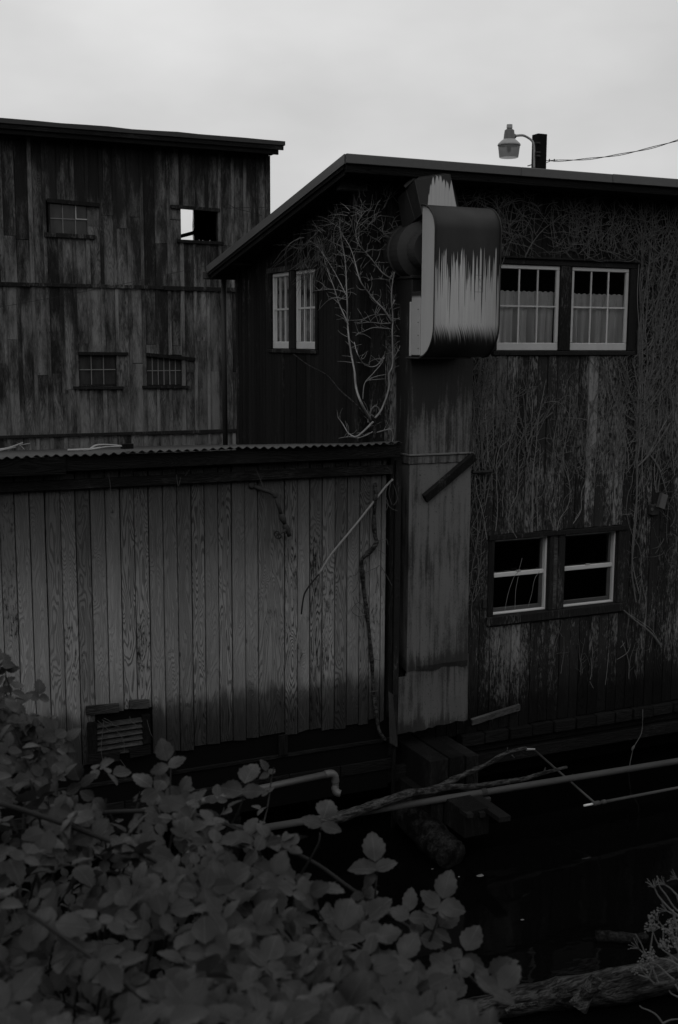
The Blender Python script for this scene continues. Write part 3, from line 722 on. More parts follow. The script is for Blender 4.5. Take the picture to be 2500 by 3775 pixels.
# front boards
pad = lambda h, l, r, b, t: (h[0]-l, h[1]+r, h[2]-b, h[3]+t)
xh0, xh1 = fwin[0][0], fwin[1][1]
upper_gap = (xh0-.10, xh1+.13, -.16, .90)
lower_gap = (lwin[0][0]-.09, lwin[1][1]+.11, lz0-.13, lz1+.07)
fh = [upper_gap, lower_gap]
x = XE+.10
widths = [.19, .21, .17]
while x < xR:
    wd = widths.pop(0) if widths else R.uniform(.128, .152)
    x2 = x+wd
    for (b, t) in spans(x+.004, x2-.004, zbase+R.uniform(-.015, .01), zroof, fh):
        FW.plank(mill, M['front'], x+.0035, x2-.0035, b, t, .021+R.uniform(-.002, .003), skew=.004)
    x = x2
FW.plank(mill, M['trim'], XE-.028, XE+.10, -4.3, 1.68, .035, 0, name='corner_board')
# end wall boards
y = .06; eh = [(ew2[0]-.07, ew1[1]+.09, -.15, .87)]
while y < 3.6:
    y2 = min(3.62, y+R.uniform(.085, .125)); zt_ = 1.70-(y+y2)/2*.195
    for (b, t) in spans(y, y2, -4.2, zt_, eh): EW.plank(mill, M['end'], y+.003, y2-.003, b, t, .02+R.uniform(-.003, .003))
    y = y2
EW.plank(mill, M['trim'], -.034, .055, -4.3, 1.66, .027, 0, name='corner_board')
EW.plank(mill, M['trim'], 3.6, 3.68, -4.3, 1.0, .03, 0, name='corner_board')
def sheet(W, a0, a1, d, z0, z1):
    return MB().poly([W.p(a0, d, z0), W.p(a1, d, z0), W.p(a1, d, z1), W.p(a0, d, z1)], [(0, 1, 2, 3)])
# windows -------------------------------------------------------
def sash(W, wv, nx, ny, fr=(.042, .042, .085, .045), rec=.0, bar=.017, mat='white', casing=True):
    a0, a1, z0, z1 = wv; l, r, b, t = fr; mb = MB(); d0, d1 = -rec-.03, -rec+.006
    for e in ((a0, a0+l, z0+b, z1-t), (a1-r, a1, z0+b, z1-t), (a0, a1, z0, z0+b), (a0, a1, z1-t, z1)): mb.box(*W.ext(e[0], e[1], d0, d1, e[2], e[3]))
    wn = mb.build('window', M[mat], mill)
    ia0, ia1, iz0, iz1 = a0+l, a1-r, z0+b, z1-t; cw = (ia1-ia0)/nx; ch = (iz1-iz0)/ny
    for i in range(nx):
        for j in range(ny): sheet(W, ia0+i*cw+.002, ia0+(i+1)*cw-.002, d0+.012, iz0+j*ch+.002, iz0+(j+1)*ch-.002).build('pane', M['glass'], wn)
    for i in range(1, nx): MB().sbox(*W.ext(ia0+i*cw-bar/2, ia0+i*cw+bar/2, d0+.016, d0+.016+(.012 if W.axis == 'Y' else .006), iz0, iz1)).build('muntin', M[mat], wn)
    for j in range(1, ny): MB().sbox(*W.ext(ia0, ia1, d0+.017, d0+.017+(.012 if W.axis == 'Y' else .006), iz0+j*ch-bar/2, iz0+j*ch+bar/2)).build('muntin', M[mat], wn)
    return wn
for wv in fwin: wn = sash(FW, wv, 3, 2)
for k, wv in enumerate(ewin): sash(EW, wv, 3, 2, fr=(.03, .035, .085, .045), bar=.022)
# casings round the front upper pair
a0, a1 = fwin[0][0], fwin[1][1]
wn = MB().box(*FW.ext(a0-.06, a1+.10, .0, .05, -.155, -.105)).build('window_sill', M['trim'], mill)
MB().box(*FW.ext(a0-.08, a1+.13, .0, .055, .895, .918)).build('window_head', M['trim'], mill)
MB().box(*FW.ext(a0-.08, a1+.10, .0, .028, .832, .893)).build('window_casing', M['trim'], mill)
MB().box(*FW.ext(fwin[0][1]+.003, fwin[1][0]-.003, -.02, .03, -.103, .83)).build('window_casing', M['trim'], mill)
MB().box(*FW.ext(fwin[1][1]+.003, a1+.10, -.02, .03, -.103, .83)).build('window_casing', M['trim'], mill)
MB().box(*FW.ext(a0-.09, a0-.003, -.02, .03, -.103, .83)).build('window_casing', M['trim'], mill)
b0, b1 = ewin[1][0], ewin[0][1]
MB().box(*EW.ext(b0-.06, b1+.08, .0, .045, -.15, -.105)).build('window_sill', M['trim'], mill)
MB().box(*EW.ext(b0-.06, b1+.12, .0, .04, .80, .865)).build('window_head', M['trim'], mill)
MB().box(*EW.ext(ewin[1][1]+.003, ewin[0][0]-.003, -.02, .03, -.103, .798)).build('window_casing', M['trim'], mill)
MB().box(*EW.ext(b1+.003, b1+.085, -.02, .03, -.103, .798)).build('window_casing', M['trim'], mill)
MB().box(*EW.ext(b0-.06, b0-.003, -.02, .03, -.103, .798)).build('window_casing', M['trim'], mill)
# lower pair: slim pale frames set back in dark timber
for k, wv in enumerate(lwin):
    a0, a1, z0, z1 = wv; f = .022; mb = MB(); rec = .055
    for e in ((a0, a0+f, z0+f, z1-f), (a1-f, a1, z0+f, z1-f), (a0, a1, z0, z0+f), (a0, a1, z1-f, z1)): mb.box(*FW.ext(e[0], e[1], -rec-.04, -rec+.03, e[2], e[3]))
    wn = mb.build('window', M['alu'], mill); zm = z0+(z1-z0)*.515
    MB().box(*FW.ext(a0+f, a1-f, -rec-.03, -rec+.012, zm-.022, zm+.028)).build('meeting_rail', M['alu'], wn)
    MB().box(*FW.ext((a0+a1)/2-.03, (a0+a1)/2+.03, -rec-.005, -rec+.018, zm+.028, zm+.042)).build('latch', M['lampmetal'], wn)
    fr2 = MB()
    for e in ((a0+f, a0+f+.03, z0+f+.04, zm-.022), (a1-f-.045, a1-f, z0+f+.04, zm-.022), (a0+f, a1-f, z0+f, z0+f+.045)): fr2.box(*FW.ext(e[0], e[1], -rec-.04, -rec-.01, e[2], e[3]))
    fr2.build('lower_sash', M['pipe'], wn)
    fr3 = MB()
    for e in ((a0+f, a0+f+.02, zm+.028, z1-f), (a1-f-.03, a1-f, zm+.028, z1-f), (a0+f, a1-f, z1-f-.02, z1-f)): fr3.box(*FW.ext(e[0], e[1], -rec-.05, -rec-.025, e[2], e[3]))
    fr3.build('upper_sash', M['metal_dk'], wn)
    sheet(FW, a0+f+.02, a1-f-.03, -rec-.04, zm+.028, z1-f-.015).build('pane', M['glass'], wn)
    sheet(FW, a0+f+.03, a1-f-.045, -rec-.03, z0+f+.045, zm-.022).build('pane', M['glass'], wn)
a0, a1 = lwin[0][0], lwin[1][1]
MB().box(*FW.ext(a0-.10, a1+.13, -.02, .06, lz0-.105, lz0-.006)).build('window_sill', M['trim'], mill)
MB().box(*FW.ext(a0-.09, a1+.12, -.02, .045, lz1+.004, lz1+.062)).build('window_head', M['trim'], mill)
for e in ((a0-.085, a0-.003), (lwin[0][1]+.003, lwin[0][1]+.065), (lwin[0][1]+.13, lwin[1][0]-.003), (a1+.003, a1+.10)): MB().box(*FW.ext(e[0], e[1], -.03, .03, lz0-.003, lz1+.002)).build('window_casing', M['trim'], mill)
MB().box(*FW.ext(lwin[0][1]+.068, lwin[0][1]+.127, -.03, .012, lz0-.003, lz1+.002)).build('window_casing', M['greyboard'], mill)
for e in (a0-.003, lwin[0][1], lwin[1][0]): pass
# base: plank ends and beams
x = 6.62
while x < xR:
    x2 = x+R.uniform(.26, .34); MB().box(x, x2-.018, -.085+R.uniform(-.012, .012), .06, -4.56+R.uniform(-.008, .008), -4.432).build('floor_plank', M['darkwood_h'], mill); x = x2
MB().box(5.7, xR, .02, .10, -4.68, -4.565).build('floor_beam', M['darkwood_h'], mill)
MB().box(5.0, xR, -.03, .16, -4.84, -4.70).build('floor_beam', M['darkwood_h'], mill)
MB().sbox(5.0, xR, .5, .6, WZ-.1, -4.5).build('crawl_wall', M['black'], mill)
# roof
RX = 4.975; RY0 = -.40; rz = P(1277, 567, Y=RY0).z; rs = -.198; RY1 = 3.86
zt_at = lambda yy: rz+(yy-RY0)*rs
xRR = 13.1
MB().poly([(RX+.02, RY0+.02, rz-.02), (xRR, RY0+.02, rz-.02), (xRR, RY1, zt_at(RY1)-.02), (RX+.02, RY1, zt_at(RY1)-.02), (RX+.02, RY0+.02, rz-.10), (xRR, RY0+.02, rz-.10), (xRR, RY1, zt_at(RY1)-.10), (RX+.02, RY1, zt_at(RY1)-.10)],
          [(0, 1, 2, 3), (7, 6, 5, 4), (0, 4, 5, 1), (1, 5, 6, 2), (2, 6, 7, 3), (3, 7, 4, 0)]).build('roof', M['metal_dk2'], mill)
segs = [RX, P(1920, 640, Y=RY0).x, P(2258, 655, Y=RY0).x, xRR]
for k in range(3): MB().box(segs[k]+.001, segs[k+1]-.001, RY0-.012-.004*(k == 2), RY0+.015, rz-.088, rz+.004+.003*(k == 2)).build('metal_fascia', M['metal_dk'], mill)
MB().box(RX+.012, xRR, RY0+.017, RY0+.055, rz-.172, rz-.04).build('fascia_board', M['darkwood_h'], mill)
def slanted(x0, x1, y0, y1, top, hgt, name, m):
    MB().poly([(x0, y0, zt_at(y0)+top), (x1, y0, zt_at(y0)+top), (x1, y1, zt_at(y1)+top), (x0, y1, zt_at(y1)+top), (x0, y0, zt_at(y0)+top-hgt), (x1, y0, zt_at(y0)+top-hgt), (x1, y1, zt_at(y1)+top-hgt), (x0, y1, zt_at(y1)+top-hgt)],
              [(0, 1, 2, 3), (7, 6, 5, 4), (0, 4, 5, 1), (1, 5, 6, 2), (2, 6, 7, 3), (3, 7, 4, 0)]).build(name, m, mill)
slanted(RX-.012, RX+.016, RY0+.017, RY1, .004, .092, 'metal_rake', M['metal_dk'])
slanted(RX+.0, RX+.018, RY0+.06, RY1-.02, -.09, .035, 'rake_moulding', M['darkwood_h'])
slanted(RX+.02, RX+.055, RY0+.06, RY1-.1, -.09, .085, 'rake_board', M['darkwood_h'])
slanted(RX+.06, XE+.03, RY0+.06, RY1-.05, -.105, .02, 'soffit', M['darkwood'])
MB().sbox(XE-.02, xRR, RY0+.06, -.03, rz-.13, rz-.105).build('soffit', M['darkwood'], mill)
for (px, py) in ((1247, 678), (998, 832), (852, 958)):
    q = P(px, py, X=RX+.10)
    MB().box(q.x, XE+.05, q.y-.05, q.y+.05, q.z-.06, q.z+.055).build('purlin_end', M['greyboard'], mill)
# back gutter and downpipe
gz = zt_at(RY1)-.06
q = P(775, 1000, Y=RY1+.03)
MB().box(RX-.03, XE+.5, RY1-.02, RY1+.10, gz-.10, gz-.0).build('gutter', M['metal_dk2'], mill)
dq = P(826, 1040, Y=RY1+.02)
MB().tube([(dq.x, RY1+.03, gz-.02), (dq.x, RY1+.03, -1.42)], .035, 10).build('downpipe', M['metal_dk2'], mill, smooth=True)

# curtains inside the front sashes
def curtain(wv, k, label):
    a0, a1, z0, z1 = wv; zt = P(*c3(500, 1238 if k == 0 else 1245), Y=.10).z; n = 160; rows = [zt+.012, zt, zt-.035, zt-.05, zt-.3, z0+.02]
    mb = MB(); ph = R.uniform(0, 6)
    for i in range(n+1):
        t = i/n; x = a0+.01+(a1-a0-.02)*t
        for j, z in enumerate(rows):
            amp = (.008, .006, .014, .008, .034, .055)[j]
            gap = .0
            yy = .05 + amp*2.6*(1-abs(sin(t*19+ph+.9*sin(t*7+k)))**.55) + amp*.5*sin(t*53+k*2+ph) 
            mb.v.append(Vector((x, yy, z + (.006*sin(t*70+k) if j == 0 else 0))))
    m_ = len(rows)
    for i in range(n):
        for j in range(m_-1):
            a = i*m_+j; mb.f.append((a, a+m_, a+m_+1, a+1))
    o = mb.build('curtain', M['curtain'], smooth=True); tag(o, label, 'curtain', 'cafe curtains in the upper front windows')
    return o
curtain(fwin[0], 0, 'pleated pale half curtain in the upper sash window next to the round-ended duct hood')
curtain(fwin[1], 1, 'pleated pale half curtain in the upper sash window farther from the duct hood')

# =================================================================== DUCT
HX = 5.717
duct = thing('exhaust_duct', 'big sheet-metal extractor duct with drip-stained curved hood and tall shaft down the wall', 'duct', (6.1, 0, -4.3))
sfY = -.358; sx0 = 5.745; sx1 = P(1733, 1900, Y=sfY).x
zs1 = P(1500, 2480, Y=sfY).z; zb1 = P(1620, 1692, Y=sfY).z
ztop_s = P(1490, 1030, X=sx0).z
MB().box(sx0, sx1, sfY, -.03, zb1+.045, ztop_s).build('upper_shaft', M['shaft_up'], duct)
mb = MB()
# middle section: a front sheet with a slightly dented bottom lip, side and back
n = 14
for k in range(n+1):
    x = sx0+(sx1-sx0)*k/n; d = .0 if k < 2 else .006*sin(k*1.7)
    mb.v += [Vector((x, sfY+d, zb1-.045)), Vector((x, sfY+d*.5+.004*sin(k*.9), (zb1+zs1)/2)), Vector((x, sfY+d-(.012 if k > 2 else 0), zs1+.06)), Vector((x, sfY+d+.004, zs1+.012*sin(k*.8)+.02*max(0, 1-k/3)*0)), Vector((x, -.03, zs1+.1)), Vector((x, -.03, zb1-.045))]
for k in range(n):
    for a in range(6): mb.f.append((k*6+a, k*6+(a+1) % 6, k*6+6+(a+1) % 6, k*6+6+a))
mb.f += [tuple(range(6)), tuple(n*6+i for i in range(6))[::-1]]
mb.build('shaft', M['shaft'], duct)
MB().box(sx0-.012, sx1+.008, sfY-.014, -.03, zb1-.043, zb1+.043).build('shaft_band', M['shaft_up'], duct)
MB().box(sx0-.02, sx1+.01, sfY-.03, -.03, zb1+.044, zb1+.062).build('seam_strip', M['shaft'], duct)
# lower section, set back
ly = sfY+.012; lx0 = P(1466, 2650, Y=ly).x; lx1 = P(1724, 2620, Y=ly).x; n = 18; zl = P(1480, 2706, Y=ly).z
mb = MB()
for k in range(n+1):
    x = lx0+(lx1-lx0)*k/n
    zz = zl + .0 + R.uniform(-.015, .012)+.05*(k/n)
    mb.v += [Vector((x, ly-.006*sin(k*.7), zs1+(.12 if x > sx0+.03 else -.05))), Vector((x, ly-.012*sin(k*.5+1), (zs1+zl)/2)), Vector((x, ly+.01*sin(k*.9), zz)), Vector((x, ly+.03, zz)), Vector((x, ly+.03, zs1+(.12 if x > sx0+.03 else -.05)))]
for k in range(n):
    for a in range(5): mb.f.append((k*5+a, k*5+(a+1) % 5, k*5+5+(a+1) % 5, k*5+5+a))
mb.f += [tuple(range(5)), tuple(n*5+i for i in range(5))[::-1]]
mb.build('lower_shaft', M['shaft_low'], duct, smooth=False)
MB().box(sx0-.015, HX+.6, sfY-.02, -.03, ztop_s+.002, ztop_s+.035).build('shaft_cap', M['metal_dk2'], duct)
# hood: D-shaped drum
hzb = P(1549, 1312, X=HX).z; hzt = P(1555, 760, X=HX).z; yb = -.60; yf = -.875; hx1 = P(1836, 1150, Y=yf).x
def dprof(dy=0.0, grow=0.0):
    pr = []; Dp = yb-yf
    rt_, rb_ = .25, .33
    for k in range(13):
        a = pi/2*k/12; pr.append((yb - (Dp+grow)*sin(a), hzt+grow-rt_*(1-cos(a))))
    for k in range(13):
        a = pi/2*k/12; pr.append((yb - (Dp+grow)*cos(a), hzb-grow+rb_*(1-sin(a))))
    return pr
pr = dprof(); n = len(pr)
mb = MB(); mb.v = [Vector((HX+.004, a, b)) for a, b in pr] + [Vector((HX+.02, a, b)) for a, b in pr]
mb.f = [tuple(range(n)), tuple(range(n, 2*n))[::-1]] + [(i, (i+1) % n, (i+1) % n+n, i+n) for i in range(n)]
mb.build('hood_side', M['hoodside'], duct)
mb = MB(); mb.v = [Vector((hx1-.02, a, b)) for a, b in pr] + [Vector((hx1-.004, a, b)) for a, b in pr]
mb.f = [tuple(range(n))[::-1], tuple(range(n, 2*n))] + [(i, i+n, (i+1) % n+n, (i+1) % n) for i in range(n)]
mb.build('hood_side', M['hoodside'], duct)
po = dprof(grow=.012); pi_ = dprof(grow=.001)
mb = MB(); nX = 2
for x in (HX-.012, hx1+.006):
    mb.v += [Vector((x, a, b)) for a, b in po] + [Vector((x, a, b)) for a, b in pi_]
for i in range(n-1):
    mb.f += [(i, i+1, 2*n+i+1, 2*n+i), (n+i, 3*n+i, 3*n+i+1, n+i+1), (i, n+i, n+i+1, i+1), (2*n+i, 2*n+i+1, 3*n+i+1, 3*n+i)]
mb.f += [(0, 2*n, 3*n, n), (n-1, 2*n-1, 4*n-1, 3*n-1)]
hood = mb.build('hood_skin', M['hood'], duct, at=(HX, yf, hzb), smooth=False)
for pl in hood.data.polygons: pl.use_smooth = abs(pl.normal.x) < .5
# dark edge strips where skin meets the side
mb = MB(); pe = dprof(grow=.014)
mb.tube([Vector((HX-.013, a, b)) for a, b in pe], .006, 5)
mb.build('hood_edge', M['metal_dk2'], duct)
mb = MB(); mb.tube([Vector((hx1+.008, a, b)) for a, b in pe], .007, 5); mb.build('hood_edge', M['metal_dk2'], duct)
# flange panel behind the hood
fy = P(1514, 1300, X=HX-.01).y; fzt = P(1530, 1075, X=HX).z
MB().box(HX-.006, HX+.5, yb+.004, fy, hzb+.004, fzt).build('side_panel', drip_mat('panel_drips', fzt-hzb-.045, .08, light=.34, sc=60), duct, at=(HX, yb, hzb))
MB().box(HX-.02, HX+.0, fy-.006, fy+.02, hzb-.005, fzt-.1).build('flange', M['hoodside'], duct)
MB().box(HX-.03, hx1-.15, yb-.02, sfY+.02, hzb-.03, hzb-.012).build('base_plate', M['metal_dk2'], duct)
for k in range(4):
    q = P(1545, 1140+k*48, X=HX-.012); mb = MB(); mb.lathe((q.x, q.y+.012, q.z), [(.004, 0), (.004, .008)], 8, 'X'); mb.build('rivet', M['iron'], duct)
# blower drum
dc = P(1572, 922, Y=-.42); rr = abs(P(1572, 922, Y=-.42).z-P(1572, 1030, Y=-.42).z)
mb = MB(); mb.lathe((dc.x, -.0, dc.z), [(rr*.98, 0), (rr, .03), (rr, .12), (rr*.94, .125), (rr*.94, .30), (rr, .305), (rr, .34), (rr*.7, .38), (rr*.66, .52)], 32, 'Y')
mb.build('blower_drum', M['metal_dk2'], duct, smooth=False)
# elbow
lo = [P(1485, 850, Y=-.12), P(1530, 812, Y=-.30), P(1556, 790, Y=-.44), P(1690, 800, Y=-.44), P(1700, 800, Y=-.05)]
hi = [P(1465, 730, Y=-.12), P(1497, 700, Y=-.28), P(1528, 664, Y=-.42), P(1660, 643, Y=-.42), P(1668, 640, Y=-.05)]
ap = P(1584, 627, Y=-.30)
pts = lo+hi+[ap]
o = MB().poly(pts, [(0, 5, 6, 1), (1, 6, 7, 2), (2, 7, 10, 8, 3), (3, 8, 9, 4), (6, 5, 10), (7, 6, 10), (8, 10, 9), (9, 10, 5), (0, 4, 9, 5), (0, 1, 2, 3, 4)]).build('elbow', M['elbow'], duct, at=(lo[2].x, lo[2].y, lo[2].z-.02))
o.data.materials.append(M['metal_dk2'])
for pl in o.data.polygons:
    if pl.index in (0, 1, 4, 5, 7, 3): pl.material_index = 1
for a, b in ((1, 6), (2, 7)): 
    MB().tube([pts[a]+Vector((0, -.004, 0)), pts[b]+Vector((0, -.004, 0))], .0045, 5).build('seam', M['pipe'], duct)
MB().tube([P(1492, 690, Y=-.3), P(1530, 655, Y=-.35)], .02, 6).build('bracket', M['pipe'], duct)

# loose boards against the shaft and wall
bd = MB().beam(P(1566, 1838, Y=sfY-.03), P(1748, 1682, Y=sfY-.03), .05, .095, upv=(0, -.25, 1)).build('loose_board', M['trim']); tag(bd, 'dark board leaning diagonally across the tall duct shaft', 'board')
bd = MB().beam(P(1738, 2662, Y=-.06), P(1915, 2606, Y=-.05), .035, .075, upv=(0, -.25, 1)).build('loose_board', M['greyboard']); tag(bd, 'pale grey slat lying slantwise at the foot of the front wall', 'board')

# =================================================================== LAMP
LY = 10.5
pole = thing('yard_lamp_post', 'square timber post behind the roof carrying a bucket-shaped yard lamp on a curved arm', 'lamp post', (P(1987, 600, Y=LY).x, LY, WZ))
c9 = lambda x, y: (1700+x*.3189, 400+y*.3189)
def L9(x, y, Y=LY): return P(*c9(x, y), Y=Y)
pl0, pl1 = L9(850, 500).x, L9(955, 500).x; ptop = L9(900, 300).z; pw = (pl1-pl0)*.5
MB().box((pl0+pl1)/2-pw, (pl0+pl1)/2+pw, LY-pw, LY+pw, WZ-.2, ptop).build('post', M['darkwood'], pole)
lc = L9(543, 300); zf = lambda y: L9(543, y).z; hw = lambda a: a*.3189*(L9(600, 400)-L9(500, 400)).length/31.89/2
lampc = Vector((lc.x, LY-.05, 0))
MB().lathe(lampc, [(hw(56), zf(190)), (hw(58), zf(232)), (hw(40), zf(238))][::-1], 20).build('photocell_cap', M['lampmetal'], pole, smooth=False)
MB().lathe(lampc, [(hw(50), zf(238)), (hw(92), zf(256)), (hw(102), zf(300)), (hw(112), zf(358))][::-1], 24).build('lamp_housing', M['lampbody'], pole, smooth=False)
MB().lathe(lampc, [(hw(112), zf(358)), (hw(150), zf(375)), (hw(215), zf(412)), (hw(226), zf(432)), (hw(218), zf(436))][::-1], 28).build('reflector', M['lampmetal'], pole, smooth=True)
def refr():
    s = NT('lamp_refractor'); d = s.new('ShaderNodeBsdfDiffuse'); t = s.new('ShaderNodeBsdfTranslucent'); tr = s.new('ShaderNodeBsdfTransparent')
    d.inputs[0].default_value = (.3, .3, .3, 1); t.inputs[0].default_value = (.5, .5, .5, 1); tr.inputs[0].default_value = (.7, .7, .7, 1)
    m1 = s.new('ShaderNodeMixShader'); m1.inputs[0].default_value = .5; s.t.links.new(d.outputs[0], m1.inputs[1]); s.t.links.new(t.outputs[0], m1.inputs[2])
    m2 = s.new('ShaderNodeMixShader'); m2.inputs[0].default_value = .3; s.t.links.new(m1.outputs[0], m2.inputs[1]); s.t.links.new(tr.outputs[0], m2.inputs[2])
    s.t.links.new(m2.outputs[0], s.out.inputs[0]); return s.m
mb = MB(); mb.lathe(lampc, [(hw(178), zf(573)), (hw(186), zf(568)), (hw(214), zf(437))], 28); mb.f = [f for f in mb.f if len(f) == 4]
mb.build('refractor', refr(), pole, smooth=True)
MB().lathe(lampc, [(.001, zf(520)), (hw(40), zf(500)), (hw(44), zf(465)), (hw(22), zf(436))], 14).build('bulb', M['white'], pole, smooth=True)
arm = [L9(600, 322, LY-.05), L9(660, 312, LY-.05), L9(720, 312, LY-.05), L9(775, 338, LY-.05), L9(815, 368, LY-.08), L9(838, 410, LY-.1), L9(843, 470, LY-.1), L9(843, 560, LY-.1), L9(843, 700, LY-.1)]
MB().tube(smooth_path(arm), hw(24), 8).build('arm', M['lampmetal'], pole, smooth=True)
MB().tube([L9(590, 325, LY-.05), L9(625, 320, LY-.05)], hw(46), 8).build('arm_collar', M['lampbody'], pole)
for yy in (412, 520, 560): MB().box(L9(820, yy).x, L9(862, yy).x, LY-pw-.07, LY-pw+.01, L9(840, yy+10).z, L9(840, yy-10).z).build('bracket', M['iron'], pole)
# cables
cb = thing('overhead_cable', 'twisted pair of black overhead wires running from the lamp post to the upper right', 'cable', L9(955, 605))
A = L9(955, 603); Bq = P(2560, 497, Y=LY-2.5)
for ph in (0, pi):
    pts = []
    for k in range(41):
        t = k/40; p = A.lerp(Bq, t); p.z -= .28*4*t*(1-t)*.5 ; tw = .014*sin(t*15+ph)*(1 if t > .05 else .2); pts.append(p+Vector((0, 0, tw)))
    MB().tube(pts, .0075, 5).build('strand', M['rubber'], cb)
mb = MB(); mb.tube(smooth_path([L9(955, 628), L9(1000, 622), L9(1040, 600), L9(1110, 598)]), .007, 5); mb.build('strand', M['rubber'], cb)
mb = MB(); mb.tube(smooth_path([L9(770, 664), L9(800, 655), L9(845, 640)]), .012, 5); mb.build('strand', M['rubber'], cb)
for x in (1022, 1078):
    q = L9(x, 598); mb = MB(); mb.tube([q+Vector((0, 0, .025)), q-Vector((0, 0, .03))], .014, 6); mb.build('clamp', M['rubber'], cb)
# thin wire across the barn
A = P(815, 966, Y=RY1); Bq = P(-120, 1152, Y=3.0); pts = []
for k in range(25):
    t = k/24; p = A.lerp(Bq, t); p.z -= .12*t*(1-t); pts.append(p)
tag(MB().tube(pts, .0035, 4).build('thin_wire', M['rubber']), 'thin dark wire running from the low eave across the barn to the left', 'wire')
tw = thing('wire_stub', 'short dark wires sticking from the barn wall right of its broken window', 'wire', P(835, 750, Y=BY-.1))
for a in ([(832, 748), (870, 768), (915, 780), (965, 795)], [(838, 768), (880, 766), (985, 764)]):
    MB().tube(smooth_path([P(x, y, Y=BY-.12) for x, y in a]), .006, 4).build('wire', M['rubber'], tw)

# =================================================================== PIPES AND OBJECTS ON THE SHED
vp = thing('standpipe_tap', 'rusty jointed pipe with a round handwheel tap jutting from the shed boards', 'tap', P(*c5(40, 415), Y=SY))
Yp = SY-.10
a = P(*c5(40, 415), Y=SY); b = P(*c5(195, 470), Y=SY-.14); c = P(*c5(240, 605), Y=SY-.16); d = P(*c5(262, 665), Y=SY-.16); e = P(*c5(292, 742), Y=SY-.16)
MB().tube([a, a.lerp(b, .97)], .020, 8).build('pipe', M['iron'], vp, smooth=True)
MB().lathe((a.x, SY-.02, a.z), [(.034, 0), (.034, .012), (.02, .03)], 12, 'Y').build('wall_flange', M['iron'], vp)
MB().tube(smooth_path([a.lerp(b, .86), b, b.lerp(c, .16)]), [.026]*4+[.028]*4+[.027], 8).build('elbow', M['iron'], vp, smooth=True)
MB().tube([b, c], .019, 8).build('pipe', M['iron'], vp, smooth=True)
MB().tube([c.lerp(b, .04), c.lerp(d, .35), c.lerp(d, .6), d], [.027, .034, .03, .018], 10).build('coupling', M['iron'], vp, smooth=True)
MB().tube([d, d.lerp(e, .15), d.lerp(e, .45), d.lerp(e, .7), e], [.018, .030, .033, .024, .021], 10).build('valve_body', M['iron'], vp, smooth=True)
hwc = P(*c5(217, 735), Y=SY-.24); vb = d.lerp(e, .45)
MB().tube([vb, vb.lerp(hwc, .55), hwc], [.02, .012, .008], 8).build('valve_stem', M['iron'], vp, smooth=True)
ax = (vb-hwc).normalized(); u_ = ax.orthogonal().normalized(); w_ = ax.cross(u_)
mb = MB(); ring = [hwc+(u_*cos(2*pi*k/20)+w_*sin(2*pi*k/20))*.038 for k in range(21)]; mb.tube(ring, .0075, 6, cap=False)
for k in range(5): mb.tube([hwc, hwc+(u_*cos(2*pi*k/5)+w_*sin(2*pi*k/5))*.038], .005, 5)
mb.build('handwheel', M['iron'], vp, smooth=True)

pl = [(955, 378), (905, 430), (850, 500), (700, 690), (560, 860), (480, 988), (425, 1055), (388, 1115), (374, 1190), (368, 1245), (352, 1340), (334, 1450), (326, 1478)]
pth = [P(*c5(x, y), Y=SY-.05-.05*min(1, i/6)) for i, (x, y) in enumerate(pl)]
cn_ = thing('broken_cane', 'long pale cane propped slantwise on the shed boards, its lower end snapped and hanging', 'cane', pth[-1])
MB().tube(smooth_path(pth[:6]), .0115, 7).build('upper_length', M['canewood'], cn_, smooth=True)
MB().tube(smooth_path(pth[5:10]), .0085, 6).build('split_bark', M['cane'], cn_, smooth=True)
MB().tube(smooth_path(pth[9:]), .0105, 7).build('hanging_end', M['canewood'], cn_, smooth=True)
pl = [(840, 400), (846, 480), (838, 560), (834, 650), (842, 740), (852, 785), (800, 850), (755, 900), (760, 990), (770, 1100), (788, 1230), (800, 1330), (815, 1480), (825, 1600), (832, 1750), (850, 1900), (870, 2000), (905, 2052)]
vs_ = thing('dead_vine_stem', 'thick dead vine stem snaking down the right end of the shed boards', 'vine', P(*c5(905, 2050), Y=SY-.06))
pth = smooth_path([P(*c5(x, y), Y=SY-.05-.02*sin(i*1.3)) for i, (x, y) in enumerate(pl)])
MB().tube(pth, [.017+.008*sin(i*.35)**2 for i in range(len(pth))], 8, wob=.2).build('trunk', M['bark'], vs_, smooth=True)
mb = MB()
tw_ = [[(745, 940), (720, 990), (680, 1000)], [(745, 960), (725, 1060), (695, 1105)], [(775, 980), (850, 945), (880, 940), (950, 1060)], [(850, 945), (855, 1020), (845, 1110)], [(790, 1240), (740, 1170), (690, 1220), (740, 1260), (790, 1240)], [(790, 1260), (720, 1190), (700, 1130)], [(780, 1180), (735, 1170), (720, 1130)], [(850, 780), (910, 760), (925, 800)], [(860, 830), (915, 865)], [(830, 440), (780, 450), (740, 470)], [(910, 290), (940, 320), (945, 345)], [(920, 420), (905, 500), (940, 560), (985, 580)], [(945, 390), (930, 470), (950, 540)], [(960, 410), (985, 500), (960, 545)], [(905, 480), (925, 540), (900, 600)], [(810, 1480), (835, 1530), (875, 1540)], [(815, 1690), (805, 1740), (860, 1735)], [(330, 1780), (345, 1840), (385, 1920)], [(255, 310), (310, 365), (360, 365), (345, 320), (300, 310)], [(75, 310), (110, 400), (160, 510)], [(690, 545), (735, 545)]]
for t_ in tw_: mb.tube(smooth_path([P(*c5(x, y), Y=SY-.06-.02*R.random()) for x, y in t_]), .0035, 4)
